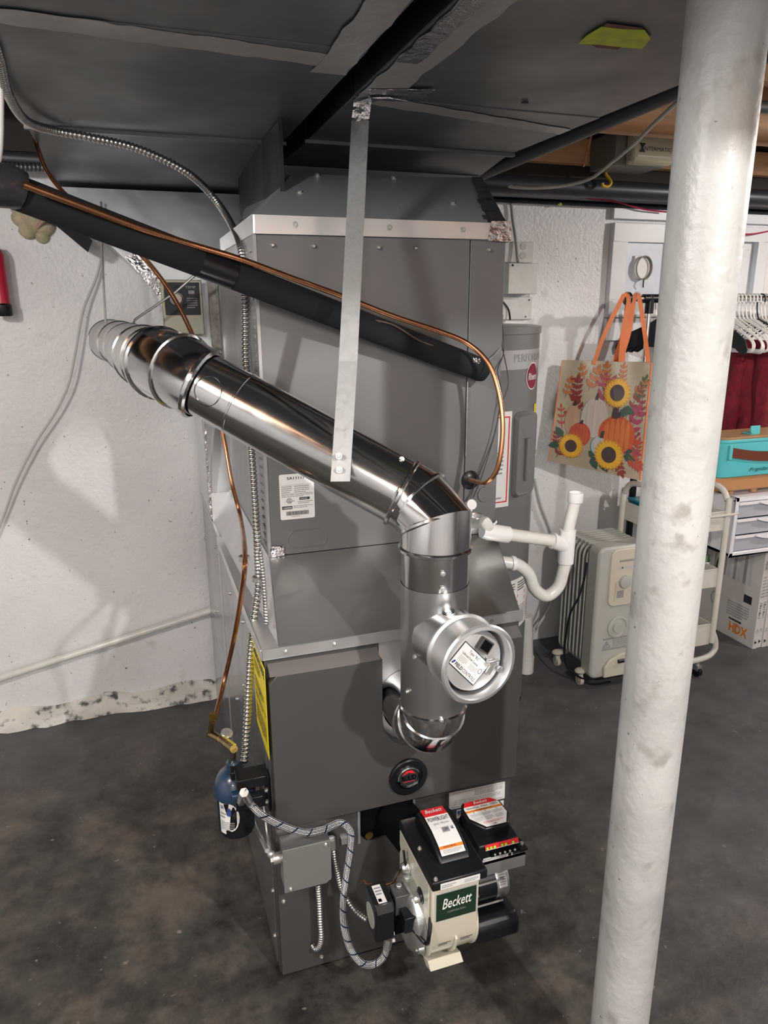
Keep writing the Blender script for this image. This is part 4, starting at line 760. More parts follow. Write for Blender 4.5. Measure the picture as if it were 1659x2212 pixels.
# igniter lid
iz = .434
mb = MB(); mb.prism([(sx0-.005, -.298, iz), (sx1+.012, -.298, iz), (sx1+.016, -.10, iz), (sx0-.005, -.10, iz)], (0, 0, .022), BLACK); lid = mb.build('igniter_cover', bu, bevel=.004)
mb = MB(); prof = []
for y, z in ((-.258, .018), (-.248, .028), (-.225, .040), (-.19, .048), (-.15, .050), (-.120, .046), (-.108, .018)): prof.append((y, z+iz))
bx0, bx1 = .297, .366
mb.prism([(bx0, y, z) for y, z in prof], (bx1-bx0, 0, 0), BLACK); hump = mb.build('cover_hump', lid, bevel=.004)
def hm(a, b, h=0):
    ys = [(-.246, .030), (-.225, .041), (-.19, .049), (-.15, .051), (-.121, .0475)]; s = b*(len(ys)-1); i = min(int(s), len(ys)-2); f_ = s-i
    y = ys[i][0]+(ys[i+1][0]-ys[i][0])*f_; z = ys[i][1]+(ys[i+1][1]-ys[i][1])*f_+iz+.0012+h*1.5
    return V((bx0+.008+a*(bx1-bx0-.016), y, z))
fl = Flat(hm, .0005)
for i in range(16): 
    b0, b1 = i/16, (i+1)/16; fl.rect(.0, b0, 1, b1, WHITE if b1 <= .80 else RED, 1)
fl.rect(0, .13, 1, .20, ORANGE, 2); fl.text('Beckett', .12, .84, .76, .11, WHITE, 3, bold=.01, shear=.35); fl.text('POWERLIGHT', .06, .64, .88, .075, INK, 3); fl.text('Igniter / Allumeur', .2, .56, .65, .05, GREYI, 3)
fl.rect(.42, .42, .72, .51, GREYI, 3); fl.text('120V', .46, .44, .22, .05, INK, 4); fl.text('UL', .80, .45, .12, .05, INK, 3, bold=.03); fl.text('! WARNING', .1, .145, .6, .04, INK, 3); fl.lines(.1, .02, .92, .11, 4, GREYI, 3)
fl.build('cover_sticker', lid, label='white and red cover sticker')
fl = Flat(sheet_frame((sx0+.012, -.2985, iz+.003), (.086, 0, 0), (0, 0, .014)), .0006); fl.base([(0, 0), (1, 0), (1, 1), (0, 1)], WHITE); fl.lines(.03, .2, .4, .8, 2, GREYI); fl.lines(.6, .2, .95, .8, 3, GREYI)
fl.build('edge_sticker', lid)
for x_, y_ in ((sx0+.006, -.20), (sx0+.005, -.29)): screw(lid, (x_, y_, iz+.0225), (0, 0, 1), .0032)
# left end plate and small parts
mb = MB(); mb.box((sx0-.004, -.275, .33), (sx0, -.105, .432), CREAM); mb.build('end_plate', bu, bevel=.001)
mb = MB(); mb.lathe([(.017, 0), (.017, .0015), (.013, .003), (0, .003)], (sx0-.004, -.235, .372), (-1, 0, 0), BLACK, 24); mb.build('view_port', bu)
mb = MB(); mb.lathe([(.016, 0), (.016, .006), (.012, .010), (.009, .018)], (sx0-.004, -.165, .385), (-1, 0, 0), ALU, 18); mb.box((sx0-.016, -.168, .385), (sx0-.012, -.162, .425), BLACK, ROT('X', -20)); mb.build('electrode_nut', bu, bevel=.0006)
pipe('nozzle_line', 'short thin copper nozzle line curving out left of the cream burner', 'pipe', [(sx0-.02, -.165, .385), (0.2336,-0.1500,0.3409), (0.2028,-0.1300,0.3241), (0.1823,-0.1100,0.3214), (0.1778,-0.1000,0.3178), (0.1868,-0.1300,0.3289), (0.1931,-0.1600,0.3412)], .0022, COPPER, 8)
# pump flange, pump and solenoid
px_ = sx0-.004
mb = MB(); mb.lathe([(.078, 0), (.078, .018), (.072, .024), (.050, .030), (.040, .034)], (px_, cy_, cz_), (-1, 0, 0), ALU, 40); mb.build('pump_flange', bu)
for an in (120, 210, 255):
    a = math.radians(an); mb = MB(); c = V((px_-.004, cy_+.074*math.cos(a), cz_+.074*math.sin(a))); mb.cyl(c, c+V((-.012, 0, 0)), .011, ALU, 14); mb.cyl(c+V((-.012, 0, 0)), c+V((-.017, 0, 0)), .0055, STEEL, 6); mb.build('flange_bolt', bu)
mb = MB(); mb.lathe([(.037, .034), (.037, .052), (.030, .056)], (px_, cy_, cz_), (-1, 0, 0), BLACKM, 28); mb.build('pump_body', bu)
for y_, z_ in ((-.225, .285), (-.228, .27)): mb = MB(); mb.cyl((px_-.056, y_, z_), (px_-.062, y_, z_), .006, STEEL, 6); mb.build('pump_bolt', bu)
sxp = px_-.056; lo = V((0.1592,-0.2100,0.4120)); 
mb = MB(); mb.prism([(sxp-.002, -.235, .280), (sxp-.002, -.170, .280), (sxp-.002, -.170, .372), (sxp-.002, -.228, .372), (sxp-.002, -.240, .355)], (-.042, 0, 0), BLACK); sol = mb.build('solenoid_coil', bu, bevel=.004)
mb = MB(); mb.lathe([(.026, 0), (.026, .002), (0, .002)], (sxp-.0435, -.204, .325), (-1, 0, 0), M('clear_end_cap', (.38, .40, .36), .3), 26); mb.build('end_cap', sol)
fl = Flat(sheet_frame((sxp-.034, -.229, .3725), (.018, 0, 0), (0, .05, 0)), .0005); fl.base([(0, 0), (1, 0), (1, 1), (0, 1)], WHITE); fl.lines(.1, .4, .9, .9, 3, GREYI); fl.rect(.1, .08, .5, .25, GREYI); fl.build('coil_sticker', sol)
DG = M('dark_grey_valve', (.07, .07, .07), .4)
mb = MB(); mb.box((sxp+.004, -.225, .325), (sxp+.036, -.185, .372), DG); mb.cyl((sxp+.020, -.20, .372), (sxp+.020, -.20, .380), .007, STEEL, 6); mb.build('valve_block', bu, bevel=.002)
mb = MB(); mb.box((sxp+.012, -.258, .308), (sxp+.040, -.226, .345), BLACK); mb.build('coil_plug', bu, bevel=.002)
mb = MB(); mb.tube(spline([(sxp+.030, -.255, .315), (sxp+.048, -.285, .300), (sx0-.008, -.292, .325), (sx0+.002, -.275, .352)], 8), .0042, BLACK, 10); mb.build('coil_cord', bu)
# air tube to the furnace
mb = MB(); mb.cyl((.312, -.107, .385), (.290, -.0025, .392), .048, BLACKM, 28); mb.build('air_tube', bu)
mb = MB(); mb.lathe([(.010, 0), (.010, .003), (0, .003)], (.223, -.005, .352), (0, -1, 0), BRASS, 14); mb.build('mount_bolt', bu)
# motor
mx0 = sx1+.006; mc = V((0, -.185, .318))
def at(x, y, z): return (x, mc.y+y, mc.z+z)
mb = MB(); mb.lathe([(.050, 0), (.050, .006), (.040, .008), (.038, .026), (.040, .028)], at(mx0-.006, 0, 0), (1, 0, 0), ALU, 32)
for k in range(12): a = 2*math.pi*k/12; c = V(at(mx0+.002, .038*math.cos(a), .038*math.sin(a))); mb.box(c-V((0, .003, .003)), c+V((.024, .003, .003)), ALU)
mb.build('motor_mount', bu)
mb = MB(); mb.lathe([(.039, 0), (.041, .002), (.041, .044), (.039, .046)], at(mx0+.026, 0, 0), (1, 0, 0), BLACK, 32); mb.build('motor_body', bu)
mb = MB(); mb.lathe([(.042, 0), (.042, .024), (.039, .031), (.026, .034), (.024, .038), (0, .038)], at(mx0+.070, 0, 0), (1, 0, 0), ALU, 32); mb.build('motor_end', bu)
fl = Flat(lambda a, b, h=0: (lambda t: V((mx0+.074+a*.020, mc.y+(.0422+h)*math.cos(t), mc.z+(.0422+h)*math.sin(t))))(math.radians(170-b*65)), .0004)
for i in range(6): fl.rect(0, i/6, 1, (i+1)/6, WHITE, 1)
fl.lines(.1, .1, .9, .9, 8, GREYI); fl.build('motor_sticker', bu)
mb = MB()
for dz in (.028, -.028): mb.cyl(at(mx0+.01, -.040, dz), at(mx0+.085, -.040, dz), .0025, STEEL, 8)
mb.build('motor_bolts', bu)
mb = MB(); cbx = mx0+.006; mb.prism([(cbx, -.262, .225), (cbx, -.165, .213), (cbx, -.160, .262), (cbx, -.245, .278), (cbx, -.262, .262)], (.104, 0, 0), BLACK); mb.build('capacitor_cover', bu, bevel=.008)
# primary control on its plate
mb = MB(); mb.box((.385, -.222, .364), (.515, -.218, .396), GALV); mb.box((.385, -.222, .393), (.515, -.10, .396), GALV); mb.build('control_bracket', bu)
kx0, kx1, ky0, ky1, kz = .402, .508, -.215, -.105, .397
mb = MB(); mb.hexa([(kx0, ky0, kz), (kx1, ky0, kz), (kx1, ky1, kz), (kx0, ky1, kz), (kx0+.004, ky0+.004, kz+.036), (kx1-.004, ky0+.004, kz+.036), (kx1-.004, ky1-.004, kz+.040), (kx0+.004, ky1-.004, kz+.040)], BLACK); ctl = mb.build('primary_control', bu, bevel=.004)
mb = MB(); oct_ = [(.28, .0), (.85, .0), (1, .35), (.98, .8), (.8, 1), (.1, 1), (0, .75), (0, .4)]
def cm(a, b, h=0): return V((kx0+.002+a*(kx1-kx0-.004), ky0+.026+b*.088, kz+.058+b*.006+h))
bot = [V((cm(a, b).x, cm(a, b).y, kz+.034)) for a, b in oct_]; mb.add(bot+[cm(a, b) for a, b in oct_], [tuple(range(7, -1, -1)), tuple(range(8, 16))]+[(i, (i+1) % 8, 8+(i+1) % 8, 8+i) for i in range(8)], BLACK); mb.build('control_top', ctl, bevel=.004)
def cm2(a, b, h=0): return cm(.05+a*.90, .04+b*.92, .0008+h*1.4)
fl = Flat(cm2, .0005); fl.poly([(.3, 0), (.82, 0), (1, .36), (.97, .80), (.80, .99), (.12, .99), (.02, .78), (.02, .4)], WHITE, 1); fl.poly([(.035, .82), (.95, .82), (.80, .99), (.12, .99)], RED, 2)
fl.text('Beckett', .32, .86, .38, .10, WHITE, 3, bold=.01, shear=.35); fl.text('GeniSys 7565', .08, .69, .56, .08, INK, 3); fl.rect(.70, .70, .90, .79, LGREY, 3); fl.text('120V', .74, .72, .12, .04, INK, 4)
fl.poly([(.02, .60), (.985, .60), (.98, .67), (.02, .67)], ORANGE, 2); fl.text('! WARNING', .2, .61, .5, .045, INK, 3)
for i in range(3): fl.text('!', .19+.3*i, .53, .02, .05, INK, 3); fl.lines(.08+.29*i, .40, .34+.29*i, .51, 4, GREYI, 3, .3); fl.lines(.12+.27*i, .22, .34+.27*i, .37, 4, GREYI, 3, .3)
fl.lines(.28, .10, .82, .18, 2, RED, 3, .3); fl.text('UL', .5, .02, .1, .05, INK, 3, bold=.02); fl.build('control_sticker', ctl, label='white and red control sticker')
fr = sheet_frame((kx0+.018, ky0-.0008, kz+.027), (.080, 0, 0), (0, .004, .010)); fl = Flat(fr, .0006); fl.base([(0, 0), (1, 0), (1, 1), (0, 1)], RED)
for i, mm in enumerate((LIME, LIME, LIME, RED, LIME, LIME, RED, LIME, RED)): fl.ell(.06+i*.11, .3, .038, .26, mm, 2, 10); 
fl.rect(0, -.1, 1, .02, WHITE, 1); fl.build('indicator_strip', ctl)
mb = MB(); mb.box((kx0+.030, ky0-.006, kz+.010), (kx1-.012, ky0+.002, kz+.022), BLACKM)
for i in range(5): mb.ball((kx0+.038+i*.012, ky0-.007, kz+.016), .0032, STEEL, 8)
mb.build('terminal_block', ctl)
fl = Flat(sheet_frame((kx0+.010, ky0-.0006, kz-.006), (.074, 0, 0), (0, 0, .013)), .0006); fl.base([(0, 0), (1, 0), (1, 1), (.05, 1)], WHITE); fl.lines(.05, .2, .8, .85, 3, GREYI); fl.rect(.86, .2, .96, .8, GREYI); fl.build('terminal_sticker', ctl)
mb = MB(); mb.box((kx1-.004, ky0-.004, kz+.002), (kx1+.014, ky0+.03, kz+.008), BLACK); mb.cyl((kx1+.006, ky0+.01, kz+.008), (kx1+.006, ky0+.01, kz+.014), .005, STEEL, 8); mb.build('mount_ear', ctl, bevel=.001)

# ================================================================ CONDENSATE PVC
cp = thing('condensate_drain', 'white plastic drain piping with open tee and deep trap beside the cabinet', 'pipe', (0.6717,0.2000,0.9911))
c0 = V((0.6016,0.2620,1.0079)); c1 = V((0.5917,0.2000,1.0336)); c2 = V((0.6058,0.2000,1.0004)); c3 = V((0.8028,0.2000,0.9545)); tt_ = V((0.8440,0.2000,0.9281)); tz = .0165
mb = MB(); mb.tube(spline([c0, c0+V((0, -.035, .008)), c1+V((.006, -.01, -.006)), c2+V((.01, 0, .002))], 6), .0150, PVC, 18); mb.build('drain_stub', cp)
dx = (c3-c2).normalized()
mb = MB(); mb.tube([c2-dx*.012, c2+dx*.004, V((0.6694,0.2000,0.9851))], [.018, .0215, .0215], PVCN, 20); mb.build('coupling', cp)
mb = MB(); mb.cyl(V((0.6653,0.2000,0.9868)), c3, .0165, PVC, 20); mb.build('drain_pipe', cp)
tu = V((.012, .0, 1)).normalized(); tcn = V((0.8449,0.2000,0.9344))
mb = MB(); mb.cyl(tcn+tu*.046, tcn-tu*.046, .0215, PVCN, 22); mb.cyl(c3-dx*.004, tcn, .0205, PVCN, 20); mb.lathe([(.0225, 0), (.0225, .005)], c3-dx*.004, dx, PVCN, 20); mb.build('drain_tee', cp)
top_ = V((0.8620,0.2000,1.0626)); mb = MB(); mb.cyl(tcn+tu*.04, top_, .0155, PVC, 20); mb.build('riser', cp)
mb = MB(); mb.lathe([(.0195, 0), (.0205, .002), (.0205, .024), (.017, .026), (.0165, .02), (0, .02)], top_-tu*.008, tu, PVCN, 22); mb.build('open_cap', cp)
lw = tcn-tu*.04
mb = MB(); mb.tube(spline([lw, V((0.8387,0.2000,0.8632)), V((0.8260,0.2000,0.8211)), V((0.7919,0.2000,0.8003)), V((0.7553,0.2000,0.8251)), V((0.7347,0.2000,0.8696)), V((0.7088,0.2050,0.8943)), V((0.6881,0.2100,0.9015)), V((0.6594,0.2200,0.9054))], 8), .0165, PVC, 20); mb.build('trap', cp)
mb = MB(); q0 = V((0.6910,0.2080,0.9018)); mb.lathe([(.019, -.006), (.0205, 0), (.019, .006)], q0, (1, -.05, -.1), PVCN, 20); mb.build('trap_hub', cp)
mb = MB(); mb.cyl(V((0.5842,0.2620,1.0570)), V((0.5766,0.2450,1.0461)), .010, PVCN, 14); mb.cyl(V((0.5843,0.2620,1.0545)), V((0.5843,0.2620,1.0545))+V((0, -.02, .008)), .0135, PVCN, 14); ob = mb.build('drain_plug', cp)
pass
pv = thing('floor_drain_pipe', 'white plastic pipe rising from the floor behind the furnace right side', 'pipe', (1.1, .84, 0))
pcx = V((1.3104,1.1600,0.0331)); mb = MB(); mb.cyl((pcx.x, 1.16, .002), (pcx.x, 1.16, .075), .034, PVC, 20); mb.build('drain_hub', pv); mb = MB(); mb.cyl((pcx.x, 1.16, .075), (pcx.x-.015, 1.16, .27), .030, PVC, 20); mb.build('riser', pv)

# ================================================================ WATER HEATER
hx, hy, hr = .958, 1.12, .27
wh = thing('water_heater', 'tall grey electric water heater against the back wall right of the furnace', 'water heater', (hx, hy, 0))
WHG = M('water_heater_grey', (.20, .20, .20), .28, .2)
WHB = M('water_heater_band', (.45, .45, .455), .3, .3)
mb = MB(); mb.lathe([(hr, .02), (hr, 1.34)], (hx, hy, 0), up, WHG, 56, caps=False); mb.build('tank', wh)
mb = MB(); mb.lathe([(hr+.001, 1.34), (hr+.001, 1.405)], (hx, hy, 0), up, WHB, 56, caps=False); mb.build('light_band', wh)
mb = MB(); mb.lathe([(hr+.001, 1.405), (hr+.001, 1.455), (hr+.005, 1.457), (hr+.005, 1.480), (hr-.01, 1.484), (0, 1.49)], (hx, hy, 0), up, WHG, 56, caps=False); mb.build('top_cap', wh)
mb = MB(); mb.lathe([(hr, 0), (hr, .02)], (hx, hy, 0), up, BLACK, 40); mb.build('base_ring', wh)
def cylf(a0, a1, z0, z1, R): return lambda a, b, h=0: (lambda t: V((hx+(R+h)*math.cos(t), hy+(R+h)*math.sin(t), z0+b*(z1-z0))))(math.radians(a0+a*(a1-a0)))
fl = Flat(cylf(-76, -24, 1.365, 1.392, hr+.0015), .0005); fl.text('PERFORMANCE', 0, 0, 1, 1, GREYI, 1, bold=.01); fl.build('print_band', wh)
fl = Flat(cylf(-62, -43, 1.265, 1.360, hr+.001), .0006); fl.ell(.5, .5, .5, .5, WHITE, 1, 28); fl.ell(.5, .5, .46, .46, M('maroon_oval', (.22, .01, .04), .35), 2, 28); fl.text('Rheem', .14, .36, .72, .26, WHITE, 3, bold=.01, shear=.2); fl.build('oval_badge', wh)
fl = Flat(cylf(-108, -76, .86, 1.20, hr+.001), .0006)
for i in range(6): fl.rect(i/6, 0, (i+1)/6, 1, WHITE, 1)
for i in range(6): fl.rect(.06+i*.88/6, .05, .06+(i+1)*.88/6, .063, RED, 2); fl.rect(.06+i*.88/6, .937, .06+(i+1)*.88/6, .95, RED, 2)
fl.rect(.06, .05, .09, .95, RED, 2); fl.rect(.91, .05, .94, .95, RED, 2); fl.lines(.6, .08, .85, .12, 1, GREYI); fl.lines(.2, .3, .8, .6, 7, GREYI); fl.build('warning_sticker', wh, label='white sticker with red border')
fl = Flat(cylf(-45, -38, .93, 1.21, hr+.001), .0006)
for i in range(3): fl.rect(i/3, 0, (i+1)/3, 1, YELLOW, 1)
fl.lines(.2, .1, .8, .9, 10, INK); fl.build('energy_sticker', wh, label='yellow energy sticker')
mb = MB(); n = 10; vs = []
for a_, b_ in [(x*2-1, y*2-1) for x, y in rrect(0, 0, 1, 1, .2, .07, 4)]:
    for hh, s_ in ((.001, 1.0), (.020, .93)): t_ = math.radians(-60.5+13*a_*s_); vs.append(V((hx+(hr+hh)*math.cos(t_), hy+(hr+hh)*math.sin(t_), 1.04+.155*b_*s_)))
m_ = len(vs)//2
mb.add(vs, [(2*i, 2*((i+1) % m_), 2*((i+1) % m_)+1, 2*i+1) for i in range(m_)]+[tuple(2*i+1 for i in range(m_))], WHG); mb.build('access_cover', wh, smooth=False)
mb = MB(); mb.tube([(hx+(hr+.022)*math.cos(math.radians(-62)), hy+(hr+.022)*math.sin(math.radians(-62)), z) for z in (.95, 1.0, 1.10)], .010, WHG, 10); mb.build('cover_ridge', wh)
fl = Flat(cylf(-100, -22, .36, .565, hr+.001), .0006)
for i in range(14): fl.rect(i/14, 0, (i+1)/14, 1, WHITE, 1)
for i in range(4): fl.lines(.03+i*.24, .06, .24+i*.24, .45, 8, GREYI, 2, .4); fl.rect(.03+i*.24, .50, .22+i*.24, .56, M('pink_print', (.65, .25, .27), .5), 2); fl.rect(.03+i*.24, .62, .22+i*.24, .68, M('pink_print'), 2); fl.lines(.03+i*.24, .74, .22+i*.24, .94, 4, INK, 2, .4)
fl.build('wrap_sticker', wh, label='white wrap-around instruction sticker')

# ================================================================ BOXES ON THE BACK WALL
BOXW = M('dirty_white_box', (.66, .66, .64), .45, var=.12, vs=20)
def wbox(a, b, dep, name, label, cat, mat=BOXW, y=1.43):
    a, b = V(a), V(b); mb = MB(); mb.box((min(a.x, b.x), y-dep, min(a.z, b.z)), (max(a.x, b.x), y, max(a.z, b.z)), mat); o = mb.build(name, bevel=.003); o['label'] = label; o['category'] = cat; return o
o = wbox((1.2472,1.4100,1.8000), (1.3928,1.4100,1.7191), .02, 'outlet_plate', 'dirty white receptacle plate, topmost of three on the back wall', 'outlet')
for z in (-.018, .018):
    mb = MB(); q = V((1.3433,1.4100,1.7648)); mb.lathe([(.014, 0), (.014, .002), (0, .002)], (q.x, 1.41, q.z+z), (0, -1, 0), M('socket_face', (.5, .5, .47), .5), 14); mb.build('socket', o)
o = wbox((1.2505,1.3500,1.7140), (1.3826,1.3500,1.5959), .08, 'electrical_box', 'deep white electrical box, middle one of three on the back wall', 'electrical box')
q = V((1.2663,1.3480,1.7054)); screw(o, (q.x, 1.349, q.z), (0, -1, 0), .003, INK)
o = wbox((1.2568,1.4100,1.5841), (1.3970,1.4100,1.4946), .02, 'cover_plate', 'blank white cover plate just above the water heater', 'cover plate')
for qq in ((1.3811,1.4090,1.5729), (1.3674,1.4090,1.5061)): screw(o, (V(qq).x, 1.409, V(qq).z), (0, -1, 0), .002, INK)
pipe('grey_cable', 'grey cable running down the wall into the topmost receptacle plate', 'cable', [(1.2793,1.4150,1.9672), (1.2913,1.4150,1.8904), (1.3021,1.4000,1.8021), (1.3087,1.3900,1.7311), (1.3083,1.3800,1.7128)], .0055, M('grey_cable'), 8)
pipe('grey_cable', 'short dark cable between blank cover plate and water heater top', 'cable', [(1.2522,1.4000,1.5694), (1.2759,1.3900,1.5364), (1.2703,1.3600,1.4965)], .004, WIRE, 8)
pipe('wall_cable', 'grey cable hanging down the wall right of the water heater', 'cable', [(1.4558,1.4150,0.8015), (1.4909,1.4100,0.6813), (1.5326,1.4100,0.5895), (1.5819,1.4100,0.4722), (1.6066,1.4000,0.3118), (1.5400,1.3700,0.1805), (1.4368,1.3300,0.0840)], .006, M('pale_cable', (.5, .5, .48), .5), 8)

# ================================================================ CLOTHES RACK, HANGERS, TOTE
ry, rz_ = 1.22, 1.576
rk = thing('clothes_rack', 'black and chrome rolling clothes rack against the back wall behind the column', 'rack', (2.1, ry, 0))
mb = MB(); mb.cyl((1.72, ry, rz_), (3.0, ry, rz_), .0125, CHROME, 16); mb.build('rail', rk)
mb = MB(); mb.lathe([(.020, 0), (.026, .004), (.026, .016), (.016, .020)], (1.735, ry, rz_), (-1, 0, 0), BLACK, 24); mb.build('rail_knob', rk)
for xx in (1.835, 2.552):
    mb = MB(); mb.cyl((xx-.035, ry, rz_), (xx+.05, ry, rz_), .018, BLACK, 18); mb.cyl((xx, ry, rz_+.012), (xx, ry, rz_-.06), .018, BLACK, 18); mb.build('rail_joint', rk)
    mb = MB(); mb.cyl((xx, ry, .95), (xx, ry, rz_-.05), .010, CHROME, 14); mb.build('upper_pole', rk)
    mb = MB(); mb.cyl((xx, ry, .05), (xx, ry, .96), .0155, BLACK, 16); mb.build('lower_pole', rk)
    mb = MB(); mb.cyl((xx, ry, .045), (xx, ry, .065), .022, BLACK, 14); mb.tube([(xx, 1.21, .05), (xx, 1.40, .05)], .012, BLACK, 10); mb.build('foot_bar', rk)
    for yy in (1.23, 1.39): mb = MB(); mb.cyl((xx-.01, yy, .022), (xx+.01, yy, .022), .0215, BLACKM, 14); mb.build('caster', rk)
HW = M('white_hanger_plastic', (.80, .79, .76), .3); HB = M('black_velvet_hanger', (.012, .012, .014), .6)
def hanger_proto(mat, velvet):
    mb = MB(); w, d = .185, .13; y0 = -.085
    hk = [(0, -.022, -.014), (0, -.018, .010), (0, 0, .020), (0, .018, .010), (0, .018, -.03), (0, .010, -.065), (0, 0, -.085)]
    mb.tube(spline([(0, a[1], a[2]) for a in hk], 5), .0016 if velvet else .0032, CHROME if velvet else mat, 7)
    if velvet:
        out = [(0, 0, -.075), (0, .05, -.105), (0, .12, -.135), (0, .17, -.165), (0, .187, -.20), (0, .18, -.222), (0, .16, -.225), (0, .12, -.20), (0, .09, -.195), (0, -.09, -.195), (0, -.12, -.20), (0, -.16, -.225), (0, -.18, -.222), (0, -.187, -.20), (0, -.17, -.165), (0, -.12, -.135), (0, -.05, -.105)]
        mb.prism([(-.0025, y, z) for _, y, z in out], (.005, 0, 0), mat)
    else:
        lp = [(0, 0, -.085), (0, .08, -.12), (0, .16, -.160), (0, .184, -.185), (0, .178, -.208), (0, .15, -.215), (0, 0, -.215), (0, -.15, -.215), (0, -.178, -.208), (0, -.184, -.185), (0, -.16, -.160), (0, -.08, -.12), (0, 0, -.085)]
        mb.tube(spline(lp, 4), .0036, mat, 7)
        for s in (-1, 1): mb.tube([(0, s*.10, -.129), (0, s*.103, -.118), (0, s*.112, -.121)], .0028, mat, 6)
    return mb
protos = {}
def hang(kind, x, rot, tilt, label, group):
    if kind not in protos:
        o = hanger_proto(HW if kind == 'w' else HB, kind == 'v').build('clothes_hanger'); protos[kind] = o
    else: o = protos[kind].copy(); S.collection.objects.link(o)
    o.location = (x, ry, rz_+.0125-.014); o.rotation_euler = (math.radians(tilt), 0, math.radians(rot)); o['label'] = label; o['category'] = 'hanger'; o['group'] = group; return o
for i in range(4): hang('v', 1.885+.022*i, 24-4*i, 0, 'black slim hanger on the rack rail left of the column', 'black hangers left of the column')
order = 'vwwwwwwwwwwbwwwbwwbww'
for i, k in enumerate(order):
    x = 2.19+.0205*i
    if k == 'v': hang('v', x, 0, 0, 'black slim hanger just right of the white column', 'lone black slim hanger')
    elif k == 'b': 
        if 'b' not in protos: protos['b'] = hanger_proto(HB, False).build('clothes_hanger'); o = protos['b']
        else: o = protos['b'].copy(); S.collection.objects.link(o)
        o.location = (x, ry, rz_-.0015); o.rotation_euler = (0, 0, math.radians(random.uniform(-3, 3))); BN = BN+1 if 'BN' in globals() else 0; o['label'] = ('leftmost', 'middle one', 'rightmost')[BN]+' of the three black plastic hangers among the white ones'; o['category'] = 'hanger'; o['group'] = 'black tube hangers on the rail'
    else: hang('w', x, random.uniform(-4, 4), random.uniform(-2, 2), 'white plastic hanger on the rack rail right of the column', 'white hangers right of the column')
# red garment on the rail further right
MAROON = M('dark_red_knit', (.20, .008, .02), .85, var=.35, vs=30, bump=.003, bs=70)
mb = MB(); n = 12; m_ = 14; g = []
gx = 2.44; 
for j in range(m_+1):
    s = j/m_; z = 1.40-s*.46
    for i in range(n+1):
        t_ = i/n; yy = 1.125+.27*t_+.0; bulge = .012*math.sin(t_*19+s*3)+.006*math.sin(s*11); g.append(V((gx+bulge, yy, z)))
mb.add(g, [(j*(n+1)+i, j*(n+1)+i+1, (j+1)*(n+1)+i+1, (j+1)*(n+1)+i) for j in range(m_) for i in range(n)], MAROON)
ga = mb.build('red_sweater'); ga['label'] = 'dark red knitted sweater hanging from the rack at the right edge'; ga['category'] = 'clothing'
so = ga.modifiers.new('s', 'SOLIDIFY'); so.thickness = .02
mb = MB(); mb.tube(spline([(2.43, 1.30, 1.38), (2.425, 1.30, 1.25), (2.405, 1.30, 1.10), (2.41, 1.305, 1.02), (2.42, 1.30, .965)], 6), [.045]*6+[.042]*6+[.038]*6+[.034]*6+[.040], MAROON, 16); mb.build('sleeve', ga)

# tote bag
tb_ = thing('tote_bag', 'cream autumn tote bag with orange straps, pumpkins and sunflowers, hung on the rack', 'bag', (1.6, 1.2, .95))
TL, TR, BL, BR = V((1.4704,1.2700,1.3340)), V((1.7595,1.0800,1.3296)), V((1.4325,1.2700,0.9160)), V((1.7568,1.0800,0.8455))
TOTE = M('cream_tote_fabric', (.40, .345, .25), .38, var=.14, vs=7, bump=.004, bs=9); ORF = M('orange_fabric', (.80, .24, .09), .6)
bn = (TR-TL).cross(BL-TL).normalized()
if bn.dot(INTO) > 0: bn = -bn
def bag(u, v, h=0):
    p = (TL*(1-u)+TR*u)*v+(BL*(1-u)+BR*u)*(1-v); return p+bn*(h+.006*math.sin(math.pi*u)*math.sin(math.pi*v)+.0025*math.sin(u*17+v*4)*v+.002*math.sin(v*9+u*3))
n = 24; mb = MB(); mb.add([bag(i/n, j/n) for j in range(n+1) for i in range(n+1)], [(j*(n+1)+i, j*(n+1)+i+1, (j+1)*(n+1)+i+1, (j+1)*(n+1)+i) for j in range(n) for i in range(n)], TOTE)
mb.add([bag(i/n, j/n)-bn*.055 for j in range(n+1) for i in range(n+1)], [(j*(n+1)+i, j*(n+1)+i+1, (j+1)*(n+1)+i+1, (j+1)*(n+1)+i) for j in range(n) for i in range(n)], TOTE); mb.build('panel', tb_)
mb = MB()
for u in (0, 1):
    for j in range(n): mb.add([bag(u, j/n), bag(u, (j+1)/n), bag(u, (j+1)/n)-bn*.055, bag(u, j/n)-bn*.055], [(0, 1, 2, 3)], ORF)
for i in range(n): mb.add([bag(i/n, 0), bag((i+1)/n, 0), bag((i+1)/n, 0)-bn*.055, bag(i/n, 0)-bn*.055], [(0, 1, 2, 3)], ORF)
mb.tube([bag(1.002, j/n)+(TR-TL).normalized()*.001 for j in range(n+1)], .004, ORF, 6); mb.tube([bag(0, j/n) for j in range(n+1)], .0022, ORF, 5); mb.build('gusset', tb_)
# printed picture, laid out on the bag front in centimetre-like units (x right 0..100, y up 0..115)
def BP(a, b, h=0): return bag(a/100, b/115, .0035+h)
fl = Flat(BP, .0003)
C_ = dict(or1=(.48, .075, .015), or2=(.55, .14, .03), org=(.42, .05, .02), wht=(.46, .42, .36), pea=(.42, .27, .18), yel=(.66, .36, .01), yel2=(.52, .24, .0), brn=(.035, .012, .012), blu=(.32, .42, .42), grn=(.015, .06, .035), mar=(.22, .02, .02), mag=(.33, .03, .09), rst=(.42, .12, .02), olv=(.05, .09, .03))
def T(k): return M('tote_print_'+k, C_[k], .45)
def leafp(x, y, L, w, a, k, lay=1):
    c, q = math.cos(math.radians(a)), math.sin(math.radians(a)); pts = [(0, 0), (.3*L, w), (.65*L, w*.8), (L, 0), (.65*L, -w*.8), (.3*L, -w)]
    fl.poly([(x+px*c-py*q, y+px*q+py*c) for px, py in pts], T(k), lay)
